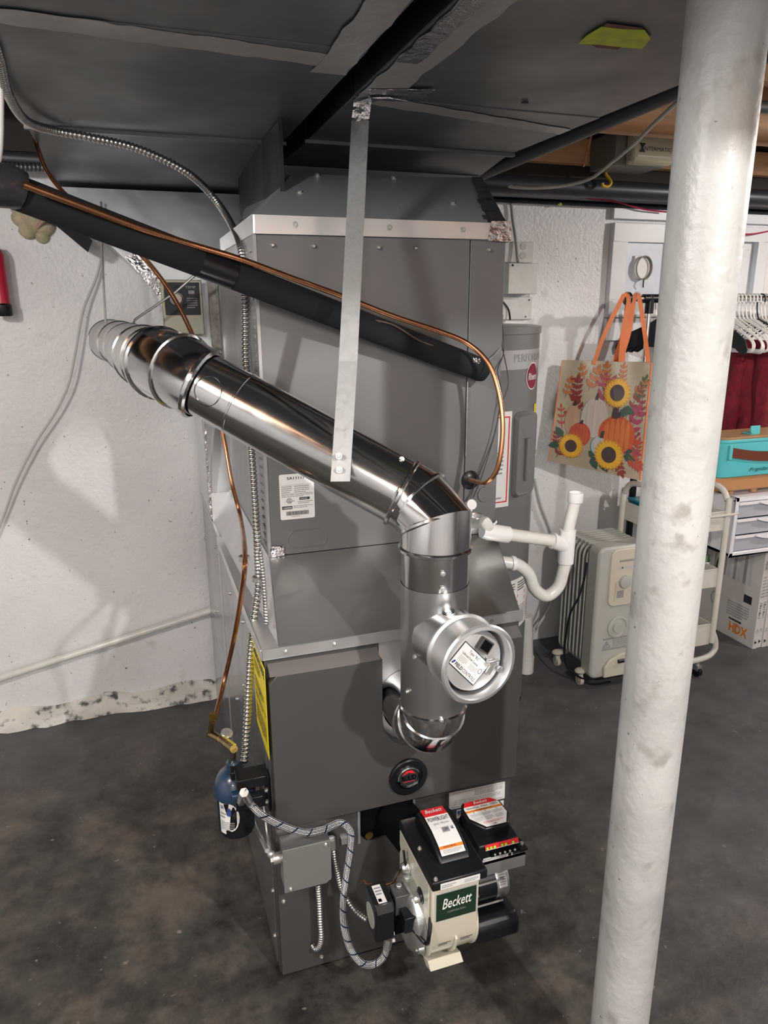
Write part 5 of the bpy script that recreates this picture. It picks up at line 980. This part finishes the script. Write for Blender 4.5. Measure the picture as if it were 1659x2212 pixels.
def sprig(x, y, a, n_, L, k, ll=7, w=2.0, lay=1):
    ll *= 1.25; w *= 1.1
    c, q = math.cos(math.radians(a)), math.sin(math.radians(a)); s_ = .35
    fl.poly([(x-q*s_, y+c*s_), (x+q*s_, y-c*s_), (x+c*L+q*s_*.4, y+q*L-c*s_*.4), (x+c*L-q*s_*.4, y+q*L+c*s_*.4)], T(k), lay)
    for i in range(n_):
        t_ = (i+.6)/n_*L
        for sd_ in (-1, 1): leafp(x+c*t_, y+q*t_, ll*(1-.3*i/n_), w, a+sd_*48, k, lay)
    leafp(x+c*L, y+q*L, ll*.8, w, a, k, lay)
sprig(20, 68, 88, 4, 26, 'mar', 8); sprig(34, 84, 70, 3, 22, 'rst', 8, 2.2); sprig(46, 72, 60, 3, 26, 'mag', 9, 2.2); sprig(54, 84, 95, 5, 26, 'rst', 7, 1.5); sprig(70, 92, 88, 4, 18, 'rst', 6, 1.2)
sprig(9, 74, 80, 3, 20, 'rst', 6, 1.6); sprig(28, 96, 110, 2, 12, 'rst', 6, 1.6); sprig(30, 62, 130, 3, 16, 'mar', 6, 1.8); sprig(40, 88, 50, 2, 14, 'mag', 7, 1.8); sprig(6, 20, 95, 3, 14, 'mar', 5, 1.4); sprig(8, 6, 70, 3, 20, 'mar', 7, 1.6); sprig(78, 60, 65, 4, 32, 'mar', 6, 1.5); sprig(82, 34, 75, 4, 34, 'mag', 10, 2.4); sprig(96, 60, 95, 4, 24, 'mar', 5, 1.3); sprig(84, 84, 40, 4, 18, 'rst', 6, 1.0); sprig(88, 78, 70, 4, 22, 'olv', 6, 1.4)
sprig(70, 22, -62, 4, 20, 'mar', 7, 1.8, 2); sprig(84, 22, -30, 4, 16, 'org', 8, 1.6, 2); sprig(74, 30, -10, 3, 20, 'mag', 6, 1.5, 2); sprig(10, 40, 100, 3, 22, 'org', 6, 1.2); sprig(92, 20, 80, 4, 18, 'org', 6, 1.2)
for x, y, a in ((12, 30, 130), (10, 22, 200), (42, 20, -30), (46, 14, -60), (78, 26, 20), (80, 22, -15), (70, 62, 30), (74, 70, -20), (56, 12, -50)): leafp(x, y, 14, 4.2, a, 'grn', 2)
for x, y in ((14, 95), (88, 72), (92, 66), (84, 58), (11, 58), (14, 54), (90, 78), (94, 46), (86, 64)): fl.ell(x, y, 1.6, 1.7, T('mar'), 2, 10)
def pumpkin(cx, cy, rx, ry_, k, k2, st='brn', lay=3, nseg=5):
    fl.ell(cx, cy, rx, ry_, T(k), lay, 28)
    for i in range(nseg): 
        o_ = (i-(nseg-1)/2)/(nseg/2)*rx*.72; fl.ell(cx+o_, cy, rx*.13, ry_*.93*math.sqrt(max(.1, 1-(o_/rx)**2)), T(k2), lay+1, 18)
    fl.poly([(cx-2, cy+ry_*.9), (cx+2, cy+ry_*.9), (cx+2.4, cy+ry_*1.25), (cx+.4, cy+ry_*1.22)], T(st), lay+2)
pumpkin(20, 51, 8, 17, 'pea', 'rst' if False else 'pea', lay=3); pumpkin(44, 56, 15, 21, 'wht', 'wht', lay=4, nseg=3)
pumpkin(30, 36, 12, 13, 'org', 'or1', lay=7); pumpkin(70, 42, 20, 19, 'or1', 'or2', lay=8)
fl.poly([(63, 58), (69, 58), (70, 72), (64, 72)], T('brn'), 11); fl.poly([(84, 46), (98, 36), (88, 34), (90, 28), (80, 32)], T('org'), 7)
fl.ell(52, 27, 8.5, 10, T('blu'), 10, 22); fl.ell(49, 27, 2.2, 9.4, T('wht'), 11, 16); fl.ell(55, 27, 1.6, 9.4, T('wht'), 11, 16)
fl.poly([(52, 36), (56, 36), (57, 44), (53, 43)], T('brn'), 12)
def sunf(cx, cy, r0, r1, lay=12):
    for k, rr, nn, ph in (('yel2', r1, 22, 0), ('yel', r1*.93, 22, .14)):
        pts = []
        for i in range(nn): a = 2*math.pi*i/nn+ph; pts += [(cx+rr*math.cos(a), cy+rr*math.sin(a)), (cx+rr*.78*math.cos(a+math.pi/nn), cy+rr*.78*math.sin(a+math.pi/nn))]
        for i in range(len(pts)): a, b = pts[i], pts[(i+1) % len(pts)]; fl.poly([(cx, cy), a, b], T(k), lay)
        lay += 1
    fl.ell(cx, cy, r0, r0*1.05, T('brn'), lay+6, 24)
sunf(66, 84, 8, 16, 12); sunf(22, 22, 6.5, 14.5, 12); sunf(64, 20, 8, 17, 14)
fl.build('printed_picture', tb_, label='autumn print of pumpkins and sunflowers')
def strap(pts, w, name='strap'):
    mb = MB(); q = spline(pts, 6); 
    for a, b in zip(q, q[1:]):
        d = (b-a).normalized(); s_ = d.cross(bn).normalized()*w/2; mb.hexa([a-s_, a+s_, b+s_, b-s_, a-s_+bn*.0025, a+s_+bn*.0025, b+s_+bn*.0025, b-s_+bn*.0025], ORF)
    return mb.build(name, tb_, smooth=False)
rt_ = V((1.775, ry, rz_+.015)); f_ = bn*.012
strap([bag(.36, .97)+f_*.3, bag(.45, 1.25), V((1.6720,1.1900,1.5669)), V((1.6966,1.2000,1.5920)), V((1.7094,1.1900,1.5669)), V((1.6874,1.1800,1.4499)), bag(.66, 1.0)+f_*.3], .017)
strap([bag(.69, .97)-bn*.05, V((1.7342,1.2200,1.4758)), V((1.7422,1.2150,1.5579)), V((1.7538,1.2000,1.5956)), V((1.7626,1.1900,1.5668)), V((1.7826,1.1700,1.4488)), bag(.965, 1.0)+f_*.3], .017)
strap([bag(.62, .97)-bn*.045, V((1.7238,1.2100,1.4393)), V((1.7340,1.2100,1.5579)), V((1.7394,1.2100,1.5922))], .040)

# ================================================================ OIL-FILLED RADIATOR
RB = M('radiator_beige', (.46, .47, .43), .4); RP = M('radiator_panel_cream', (.58, .54, .46), .4)
ra = thing('oil_radiator', 'beige oil-filled electric radiator on casters behind the furnace right', 'heater', (1.58, 1.03, 0))
rx0, rx1 = 1.475, 1.735
def fin(y, t, x0=rx0, x1=rx1, z0=.075, z1=.615, mat=RB, r_=.05):
    mb = MB(); pts = rrect(x0, z0, x1, z1, r_, r_, 5); mb.prism([(x, y, z) for x, z in pts], (0, t, 0), mat); return mb
for k in range(7):
    y = 1.005+k*.027
    mb = fin(y, .007); 
    mb.box((rx0+.02, y-.006, z0_ if False else .615-.03), (rx1-.02, y+.013, .617), RB); mb.cyl((rx0+.06, y-.01, .56), (rx0+.06, y+.02, .56), .02, RB, 12); mb.cyl((rx0+.06, y-.01, .13), (rx0+.06, y+.02, .13), .02, RB, 12)
    mb.build('fin', ra, bevel=.002)
mb = MB(); pts = rrect(rx0, .05, rx1, .625, .03, .03, 5); mb.prism([(x, .925, z) for x, z in pts], (0, .075, 0), RB); mb.build('front_housing', ra, bevel=.010)
mb = MB(); pts = rrect(rx0+.055, .37, rx1-.02, .615, .03, .03, 5); mb.prism([(x, .918, z) for x, z in pts], (0, .012, 0), RP); pn = mb.build('control_panel', ra, bevel=.004)
mb = MB(); mb.lathe([(.028, 0), (.026, .012), (.020, .014), (0, .014)], (rx0+.125, .918, .475), (0, -1, 0), RB, 24); mb.build('thermostat_dial', pn)
fl = Flat(sheet_frame((rx0+.08, .9178, .38), (.13, 0, 0), (0, 0, .22)), .0005); fl.rect(.1, .82, .7, .86, GREYI); fl.rect(.05, .68, .65, .74, LGREY); fl.ell(.22, .71, .03, .015, INK, 2); fl.rect(.1, .12, .35, .26, GREYI); fl.rect(.02, .05, .03, .45, GREYI); fl.build('panel_print', pn)
mb = MB(); mb.lathe([(.048, 0), (.048, .004), (.040, .006), (.038, .002), (.026, .003), (.024, .009), (0, .009)], (rx0+.115, .924, .275), (0, -1, 0), RB, 32); mb.build('timer_dial', ra)
fl = Flat(sheet_frame((rx0+.05, .9245, .175), (.18, 0, 0), (0, 0, .055)), .0006); fl.rect(.0, .85, 1, 1, GREYI); fl.rect(0, 0, 1, .14, GREYI); fl.poly([(.0, .2), (.22, .2), (.11, .8)], GREYI); fl.poly([(.05, .27), (.17, .27), (.11, .62)], RB, 2); fl.text('!', .1, .3, .02, .24, INK, 3); fl.lines(.27, .2, .98, .8, 4, GREYI, 1); fl.build('warning_print', ra)
mb = MB(); pts = [(rx0+.06, .055), (rx0+.058, .10), (rx0+.085, .135), (rx0+.14, .155), (rx1-.02, .155), (rx1-.02, .055)]; mb.prism([(x, .910, z) for x, z in pts], (0, .016, 0), RP); mb.build('cord_cover', ra, bevel=.004)
mb = MB(); mb.cyl((rx0+.12, .905, .125), (rx0+.15, .905, .125), .008, BLACK, 10); mb.build('cord_slot', ra)
for x, y in ((rx0-.005, .985), (rx1-.01, .985), (rx0-.005, 1.165), (rx1-.01, 1.165)):
    mb = MB(); mb.ball((x, y, .065), .022, RP, 12, (1.2, 1, .6)); mb.box((x-.004 if x > 1.6 else x, y-.008, .055), (x+.05 if x < 1.6 else x+.004, y+.008, .075), RP); mb.cyl((x-.008, y, .022), (x+.008, y, .022), .0215, RP, 16); mb.box((x-.010, y-.008, .02), (x+.010, y+.008, .05), RP); mb.build('caster', ra, bevel=.001)
pipe('power_cord', 'black power cord draped down the side of the beige radiator fins', 'cord', [(1.4483,0.9650,0.5586), (1.4375,0.9600,0.4925), (1.4177,0.9600,0.4152), (1.3906,0.9700,0.3441), (1.3845,0.9800,0.2481), (1.3851,0.9850,0.1619), (1.3998,0.9800,0.0981), (1.4412,0.9700,0.0573), (1.4818,0.9700,0.0284), (1.52, .955, .008), (1.60, .95, .007)], .0045, BLACK, 8)

# ================================================================ UTILITY CART
CC = M('cart_cream_enamel', (.62, .60, .54), .35)
ct = thing('utility_cart', 'cream three-tier utility cart on casters, half hidden behind the column', 'cart', (1.87, 1.06, 0))
X0, X1, Y0, Y1 = 1.755, 2.050, .885, 1.175
for x in (X0, X1):
    mb = MB(); loop = [(x, Y0, .70), (x, Y0, .30), (x, Y0, .20)]
    up_ = [(x, Y0, .15), (x, Y0, .72), (x, Y0+.01, .78), (x, Y0+.05, .822), (x, (Y0+Y1)/2, .832), (x, Y1-.05, .822), (x, Y1-.01, .78), (x, Y1, .72), (x, Y1, .15)]
    mb.tube(spline(up_, 5), .0125, CC, 14); mb.build('end_frame', ct)
for y in (Y0, Y1):
    mb = MB(); mb.tube(spline([(X0, y, .20), (X0-.005, y, .15), (X0-.003, y, .105), (X0+.04, y, .078), (X1-.04, y, .078), (X1+.020, y, .105), (X1+.022, y, .15), (X1, y, .20)], 6), .0125, CC, 14); mb.build('base_tube', ct)
mb = MB(); mb.tube(spline([(X0, Y0-.014, .725), (X1, Y0-.014, .725), (X1+.04, Y0-.014, .73)], 3), .0055, CC, 8); mb.build('side_rail', ct)
for z0, z1 in ((.655, .735), (.405, .485), (.140, .235)):
    mb = MB(); a, b, c, d = X0+.005, X1-.008, Y0+.004, Y1-.004; th = .0025
    mb.box((a, c, z0), (b, d, z0+th), CC); mb.box((a, c, z0+th), (b, c+th, z1), CC); mb.box((a, d-th, z0+th), (b, d, z1), CC); mb.box((a, c+th, z0+th), (a+th, d-th, z1), CC); mb.box((b-th, c+th, z0+th), (b, d-th, z1), CC)
    mb.tube([(a, c, z1), (b, c, z1), (b, d, z1), (a, d, z1), (a, c, z1)], .003, CC, 6); mb.build('tray', ct)
for x, y in ((X1-.06, Y0+.0), (X0+.06, Y0), (X1-.06, Y1), (X0+.06, Y1)):
    mb = MB(); mb.cyl((x, y, .052), (x, y, .072), .008, STEEL, 10); mb.box((x-.012, y-.016, .030), (x+.012, y+.012, .054), STEEL); mb.cyl((x-.009, y-.002, .0235), (x+.009, y-.002, .0235), .023, BLACK, 20); mb.build('caster', ct)
mb = MB(); mb.box((X0+.02, 1.08, .7385), (X0+.14, 1.165, .83), M('teal_plastic', (.0, .17, .24), .35)); mb.box((X0+.014, 1.075, .82), (X0+.148, 1.17, .832), M('teal_plastic'))
ob = mb.build('teal_bin', bevel=.006); ob.location = (0, 0, -.0808); ob['label'] = 'teal plastic bin on the cart top tier left of the column'; ob['category'] = 'bin'
mb = MB(); q = V((2.0666,1.0000,0.4733)); mb.lathe([(.020, 0), (.020, .07), (.012, .085), (.010, .10)], (q.x, 1.0, .408), (0.15, 0, 1), M('green_bottle', (.02, .10, .02), .4), 16); bt = mb.build('small_bottle'); bt['label'] = 'green bottle with round grey label in the cart middle tier'; bt['category'] = 'bottle'
fl = Flat(lambda a, b, h=0: (lambda t: V((q.x+.008+(.0206+h)*math.cos(t), 1.0+(.0206+h)*math.sin(t), .425+b*.055)))(math.radians(215+a*95)), .0004)
for i in range(4): fl.rect(i/4, 0, (i+1)/4, 1, WHITE, 1)
fl.ell(.5, .5, .3, .3, INK, 2); fl.ell(.5, .5, .2, .2, LGREY, 3); fl.build('bottle_sticker', bt)
mb = MB(); mb.tube(spline([(q.x+.04, .97, .41), (q.x+.042, .965, .45), (q.x+.05, .965, .495), (q.x+.06, .97, .49)], 5), .007, BLACK, 8); 
for i in range(6): mb.cyl((q.x+.045, .955, .44+i*.008), (q.x+.055, .950, .44+i*.008), .0012, CHROME, 5)
ob = mb.build('hair_brush'); ob['label'] = 'black bristle brush beside the green bottle in the cart'; ob['category'] = 'brush'

# ================================================================ FILTER CARTONS, DRAWERS, COOKER
CARD = M('carton_white', (.62, .60, .58), .55, var=.06, vs=8)
for i in range(4):
    x = 2.415+i*.0285; y0_ = 1.005+random.uniform(-.004, .004)
    bxo = thing('filter_carton', ['flat white filter carton stood on edge under the drawers, leftmost of the stack', 'flat white filter carton, second from the left under the drawers', 'flat white filter carton, third from the left under the drawers'][i] if i < 3 else 'flat white filter carton, fourth from the left at the right edge', 'carton', (x, y0_, 0), 'filter cartons under the drawers')
    mb = MB(); mb.box((x, y0_, .001), (x+.026, y0_+.40, .492), CARD); mb.build('carton_body', bxo, bevel=.001)
    fl = Flat(sheet_frame((x+.003, y0_-.0008, .02), (0, 0, .45), (-.020, 0, 0)), .0005)
    fl = Flat(lambda a, b, h=0, x=x, y0_=y0_: V((x+.003+.020*b, y0_-.0008-h, .02+.45*(1-a))), .0005)
    fl.text('HDX', .08, .2, .09, .6, INK, 1); 
    for k in range(7): fl.text('TE', .24+k*.035, .1, .022, .8, INK, 1)
    fl.text('18x18x1', .53, .2, .17, .6, INK, 1); fl.text('AC', .82, .15, .05, .7, GREYI, 1); fl.poly([(.95, .15), (.99, .2), (.97, .85)], INK, 1); fl.build('edge_print', bxo)
    if i == 0:
        fl = Flat(lambda a, b, h=0, x=x, y0_=y0_: V((x-.0008-h, y0_+.40*(1-a), .005+.48*b)), .0005)
        for k in range(11): fl.rect(.03+k*.078, .60, .07+k*.078, .96, GREYI if k % 2 else LGREY, 1)
        fl.rect(.02, .52, .40, .60, ORANGE, 1); fl.rect(.78, .42, .90, .50, INK, 1); fl.text('HDX', .62, .06, .28, .10, ORANGE, 1, bold=.03); fl.lines(.55, .22, .88, .38, 6, GREYI, 1); fl.ring(.35, .32, .06, .075, GREYI, 1); fl.lines(.6, .17, .85, .21, 1, INK, 1); fl.build('carton_print', bxo)
WPL = M('white_drawer_plastic', (.80, .80, .84), .35); FROST = M('frosted_grey_drawer', (.42, .43, .48), .4)
dw = thing('drawer_unit', 'white plastic three-drawer unit with frosted drawers standing on the filter cartons', 'drawers', (2.42, 1.1, .5))
dx0, dx1, dy0, dy1, dz0, dz1 = 2.130, 2.70, .93, 1.19, .5135, .775
mb = MB(); mb.box((dx0, dy0, dz0), (dx0+.022, dy1, dz1), WPL); mb.box((dx1-.022, dy0, dz0), (dx1, dy1, dz1), WPL); mb.box((dx0, dy0, dz1-.022), (dx1, dy1, dz1), WPL); mb.box((dx0, dy0, dz0), (dx1, dy1, dz0+.018), WPL); mb.box((dx0, dy1-.004, dz0), (dx1, dy1, dz1), WPL); mb.build('shell', dw, bevel=.004)
mb = MB(); mb.box((2.38, 1.0, .493), (2.68, 1.18, .5135), WPL); mb.build('base_foot', dw)
hgt = (dz1-.022-dz0-.018)/3
for k in range(3):
    z = dz0+.018+k*hgt; mb = MB(); mb.box((dx0+.024, dy0+.004, z+.003), (dx1-.024, dy1-.01, z+hgt-.014), FROST); d_o = mb.build('drawer', dw, bevel=.002)
    mb = MB(); mb.box((dx0+.022, dy0-.004, z+hgt-.014), (dx1-.022, dy0+.006, z+hgt-.002), WPL); 
    pts = [(dx0+.12+.16*t_, z+hgt-.008-.016*math.sin(math.pi*t_)) for t_ in [i/10 for i in range(11)]]; mb.prism([(x, dy0-.014, zz) for x, zz in pts+[(dx0+.28, z+hgt-.002), (dx0+.12, z+hgt-.002)]], (0, .012, 0), WPL); mb.build('handle', d_o, bevel=.001)
TEALL = M('turquoise_enamel', (.10, .52, .56), .28, coat=.4); TANB = M('tan_plastic', (.50, .26, .12), .4); LEATH = M('brown_leather_strap', (.14, .035, .02), .45); WLID = M('bamboo_lid', (.42, .24, .12), .5, var=.2, vs=6, stretch=(1, 8, 8))
wm = thing('turquoise_cooker', 'turquoise retro box with brown strap and wooden lid on the white drawers', 'cooker', (2.3, 1.1, .79))
def rbox(x0, x1, y0, y1, z0, z1, r_, mat, tz_=0):
    mb = MB(); p = rrect(x0, y0, x1, y1, r_, r_, 6); c = V(((x0+x1)/2, (y0+y1)/2, 0)); n_ = len(p)
    mb.add([V((x, y, z0)) for x, y in p]+[V((c.x+(x-c.x)*(1+tz_), c.y+(y-c.y)*(1+tz_), z1)) for x, y in p], [tuple(range(n_-1, -1, -1)), tuple(range(n_, 2*n_))]+[(i, (i+1) % n_, n_+(i+1) % n_, n_+i) for i in range(n_)], mat); return mb
wz = .7752
mb = rbox(2.045, 2.50, .955, 1.09, wz+.022, wz+.085, .05, TANB, .06)
for x, y in ((2.145, .985), (2.27, .985), (2.45, .985), (2.145, 1.06), (2.45, 1.06)): mb.lathe([(.012, 0), (.017, .026)], (x, y, wz), up, TANB, 12)
mb.build('base', wm, bevel=.006)
rbox(2.030, 2.515, .940, 1.10, wz+.086, wz+.232, .045, TEALL, .02).build('body', wm, bevel=.004)
mb = rbox(2.024, 2.520, .935, 1.105, wz+.232, wz+.245, .045, TEALL); mb.build('rim', wm, bevel=.002)
rbox(2.026, 2.518, .937, 1.103, wz+.245, wz+.255, .045, WLID).build('lid', wm, bevel=.002)
q = V((2.2221,0.9900,1.0335)); mb = MB(); mb.box((q.x-.026, .965, wz+.255), (q.x+.022, 1.01, wz+.262), TEALL); mb.box((q.x-.026, .965, wz+.262), (q.x+.022, .972, wz+.292), TEALL); mb.build('lid_handle', wm, bevel=.002)
mb = MB(); n_ = 20
for i in range(n_):
    a0_, a1_ = i/n_, (i+1)/n_; f2 = lambda t_: V((2.075+.44*t_, .930, wz+.195-.028*math.sin(math.pi*t_)))
    a, b = f2(a0_), f2(a1_); mb.hexa([a+V((0, 0, -.02)), b+V((0, 0, -.02)), b+V((0, .008, -.02)), a+V((0, .008, -.02)), a+V((0, 0, .02)), b+V((0, 0, .02)), b+V((0, .008, .02)), a+V((0, .008, .02))], LEATH)
mb.build('carry_strap', wm)
mb = MB(); mb.box((2.020, .985, wz+.165), (2.032, 1.03, wz+.225), TEALL); mb.box((2.062, .926, wz+.165), (2.078, .942, wz+.225), TEALL); mb.build('strap_lug', wm, bevel=.002)
fl = Flat(sheet_frame((2.185, .9365, wz+.103), (.125, 0, 0), (0, 0, .020)), .0008); fl.text('Frigidaire', 0, 0, 1, 1, M('dark_teal_print', (.0, .06, .07), .4), 1, shear=.4); fl.build('script_print', wm)

# ================================================================ CEILING LEVEL, RIGHT SIDE
tmr = thing('plug_timer', 'beige electric timer box fixed between the joists above the wall', 'timer', (1.66, 1.1, 2.05))
a, b = V((1.5728,1.0800,2.1021)), V((1.7503,1.0800,2.0447)); TMB = M('timer_cream', (.52, .48, .34), .4)
mb = MB(); mb.box((a.x-.04, 1.10, b.z), (b.x, 1.26, 2.16), M('timer_side_grey', (.20, .19, .16), .5)); mb.build('timer_base', tmr, bevel=.004)
mb = MB(); mb.box((a.x, 1.05, b.z), (b.x, 1.10, 2.17), TMB); mb.build('timer_cover', tmr, bevel=.012)
fl = Flat(sheet_frame((a.x+.02, 1.0488, b.z+.038), (b.x-a.x-.03, 0, 0), (0, 0, .030)), .0006); fl.text('NTERMATIC', .18, .2, .8, .45, INK, 1); fl.poly([(.02, 1), (.20, 1), (.13, .5), (.20, 0), (.02, 0), (.09, .5)], INK, 1); fl.build('cover_print', tmr)
mb = MB(); mb.box((a.x+.018, 1.0475, b.z+.022), (b.x-.018, 1.052, b.z+.028), M('pale_bar', (.75, .72, .6), .3)); mb.build('cover_bar', tmr)
mb = MB(); mb.cyl((-.3, 1.29, 1.995), (4.9, 1.29, 1.985), .034, M('black_plastic_pipe', (.03, .03, .034), .4), 24); ob = mb.build('drain_main'); ob['label'] = 'thick black pipe running along the top of the back wall'; ob['category'] = 'pipe'
mb = MB(); mb.cyl((.3, 1.40, 1.955), (4.9, 1.40, 1.945), .011, BLACK, 10); ob = mb.build('black_cable'); ob['label'] = 'thin black cable along the wall top just below the thick pipe'; ob['category'] = 'cable'
mb = MB(); mb.cyl((.882, -.75, 1.985), (.965, 1.235, 1.975), .023, M('dark_iron', (.05, .048, .047), .5, .3), 14); ob = mb.build('iron_pipe'); ob['label'] = 'dark iron pipe running alongside the right edge of the overhead duct'; ob['category'] = 'pipe'
mb = MB(); mb.box((.852, -1.2, 1.975), (.862, 1.0, 2.02), M('dark_edge_strip', (.045, .042, .042), .6)); mb.build('edge_strip', rd)
mb = MB(); mb.cyl((1.3, .45, 2.09), (4.9, .45, 2.09), .017, M('grey_conduit', (.16, .17, .17), .4, .5), 12); ob = mb.build('ceiling_conduit'); ob['label'] = 'grey conduit between the joists right of the column top'; ob['category'] = 'conduit'
pipe('ceiling_cable', 'grey cable sagging from the column top down to the black pipe', 'cable', [(1.2178,0.3712,2.0688), (1.2299,0.4204,2.0635), (1.3132,0.6109,2.0613), (1.3844,0.8013,2.0445), (1.4126,0.9489,2.0199), (1.4223,1.0692,1.9931), (1.3847,1.1434,1.9790), (1.3061,1.1895,1.9711), (1.2191,1.2417,1.9746), (1.1205,1.3143,1.9967)], .006, M('pale_cable'), 8)
pipe('red_wire', 'thin red wire along the wall top left of the column', 'wire', [(1.6124,1.3800,1.9704), (1.7464,1.3800,1.9614), (1.8859,1.3800,1.9377), (2.0040,1.3800,1.9307)], .0035, M('red_wire', (.45, .02, .08), .4), 6)
pipe('red_wire', 'thin red wire in front of the window right of the column', 'wire', [(2.3614,1.3700,1.8653), (2.4019,1.3700,1.8529), (2.4794,1.3700,1.8548), (2.5946,1.3700,1.8752)], .0035, M('red_wire'), 6)
pipe('hanging_hook', 'yellow coated hook screwed under the joist in front of the black pipe', 'hook', [(1.5949,1.2400,2.0546), (1.5943,1.2400,2.0381), (1.6036,1.2300,2.0206), (1.6064,1.2200,2.0045), (1.5930,1.2200,1.9907), (1.5719,1.2200,1.9931), (1.5669,1.2200,2.0027)], .0055, M('yellow_hook', (.70, .42, .04), .4), 8)
pipe('wood_sliver', 'thin split wooden sliver hanging from the joist beside the duct edge', 'sliver', [(1.4595,1.1500,2.1515), (1.4451,1.1500,2.0890), (1.4332,1.1500,2.0418)], .004, WOOD, 5, 3)
mb = MB(); q = V((1.4926,1.4000,1.9475)); mb.ball(q, .012, M('lime_cap', (.45, .50, .05), .5), 8, (1.2, 1, .8)); ob = mb.build('wire_nut'); ob['label'] = 'tiny yellow-green wire nut at the top of the wall'; ob['category'] = 'wire nut'

# ================================================================ LEFT WALL
mb = MB(); a = V((-0.8754,1.3950,0.2010)); b = V((0.0291,1.3950,0.3870)); mb.cyl(a, b, .0135, PVC, 14); ob = mb.build('wall_conduit'); ob['label'] = 'white painted conduit sloping along the bottom of the left wall'; ob['category'] = 'conduit'
pipe('wall_cable', 'thin grey cable hanging in a long curve down the left wall', 'cable', [(-0.2719,1.4100,1.7164), (-0.2949,1.4000,1.6483), (-0.3468,1.3850,1.5420), (-0.3864,1.3750,1.4044), (-0.4207,1.3750,1.2955), (-0.4734,1.3800,1.2013), (-0.5537,1.3850,1.0913), (-0.6294,1.3900,0.9635), (-0.6828,1.4000,0.8475), (-0.7468,1.4100,0.7129)], .0042, M('pale_cable'), 7)
FO = M('expanding_foam', (.50, .44, .30), .6, var=.3, vs=30, bump=.006, bs=40); mb = MB(); q = V((-0.4704,1.4200,1.8337)); random.seed(3)
for dx_, dz_, r_ in ((0, 0, .045), (-.03, .03, .035), (.03, -.02, .035), (.045, .02, .028), (-.02, -.035, .03), (.02, -.055, .022), (-.04, 0, .028)): mb.ball(q+V((dx_, 0, dz_)), r_, FO, 12, (1, .7, 1), jit=.06)
ob = mb.build('foam_blob'); ob['label'] = 'yellowish blob of expanding foam on the upper left wall'; ob['category'] = 'foam'
pipe('foam_wire', 'short reddish wire stub sticking out of the yellowish foam', 'wire', [(-0.4609,1.4000,1.8035), (-0.4391,1.3700,1.8210), (-0.4206,1.3400,1.8255)], .006, M('pinkish_wire', (.45, .28, .24), .5), 6, 4)
mb = MB(); a = V((-0.4758,1.3300,1.8951)); mb.hexa([V((-0.4275,1.3800,1.8336)), V((-0.3067,1.2500,1.7203)), V((-0.2885,1.2300,1.7539)), V((-0.4071,1.3600,1.8740)), V((-0.4308,1.4200,1.8377)), V((-0.3127,1.4000,1.7300)), V((-0.2942,1.4000,1.7671)), V((-0.4116,1.4200,1.8811))], DUCTD); ob = mb.build('dark_flashing'); ob['label'] = 'dark sheet-metal scrap behind the black foam line on the wall'; ob['category'] = 'metal sheet'
mb = MB(); corrugated(mb, [(-0.6140,1.3300,1.9789), (-0.5375,1.3300,1.9763), (-0.4725,1.3300,1.9743), (-0.4085,1.3300,1.9761), (-0.3383,1.3300,1.9742)], .012, M('dark_conduit', (.2, .2, .2), .4, .8), .012); ob = mb.build('wall_top_conduit', ang=75); ob['label'] = 'dark ribbed conduit along the wall top at the left edge'; ob['category'] = 'conduit'
mb = MB(); mb.cyl((-3, 1.36, 2.03), (-.35, 1.36, 2.0), .03, M('black_plastic_pipe'), 16); ob = mb.build('wall_top_pipe'); ob['label'] = 'dark pipe above the ribbed conduit at the upper left edge'; ob['category'] = 'pipe'
pipe('white_cord', 'white cord hanging at the very left edge near the duct', 'cord', [(-0.3831,0.2268,1.9834), (-0.3833,0.2340,1.9336), (-0.3906,0.2430,1.8821), (-0.4014,0.2528,1.8289), (-0.4166,0.2685,1.7908)], .0045, M('white_cord', (.6, .6, .58), .5), 8)
q = V((-0.5913,1.3600,1.6446)); mb = MB(); mb.lathe([(.020, -.09), (.026, -.085), (.026, .07), (.018, .09), (.008, .10)], q, up, M('red_enamel', (.45, .01, .04), .35), 16); rt2 = mb.build('red_canister'); rt2['label'] = 'red canister with black foot hung on the wall at the left edge'; rt2['category'] = 'canister'
mb = MB(); mb.lathe([(.027, -.12), (.030, -.115), (.030, -.085), (.026, -.08)], q, up, BLACK, 16); mb.build('foot', rt2)
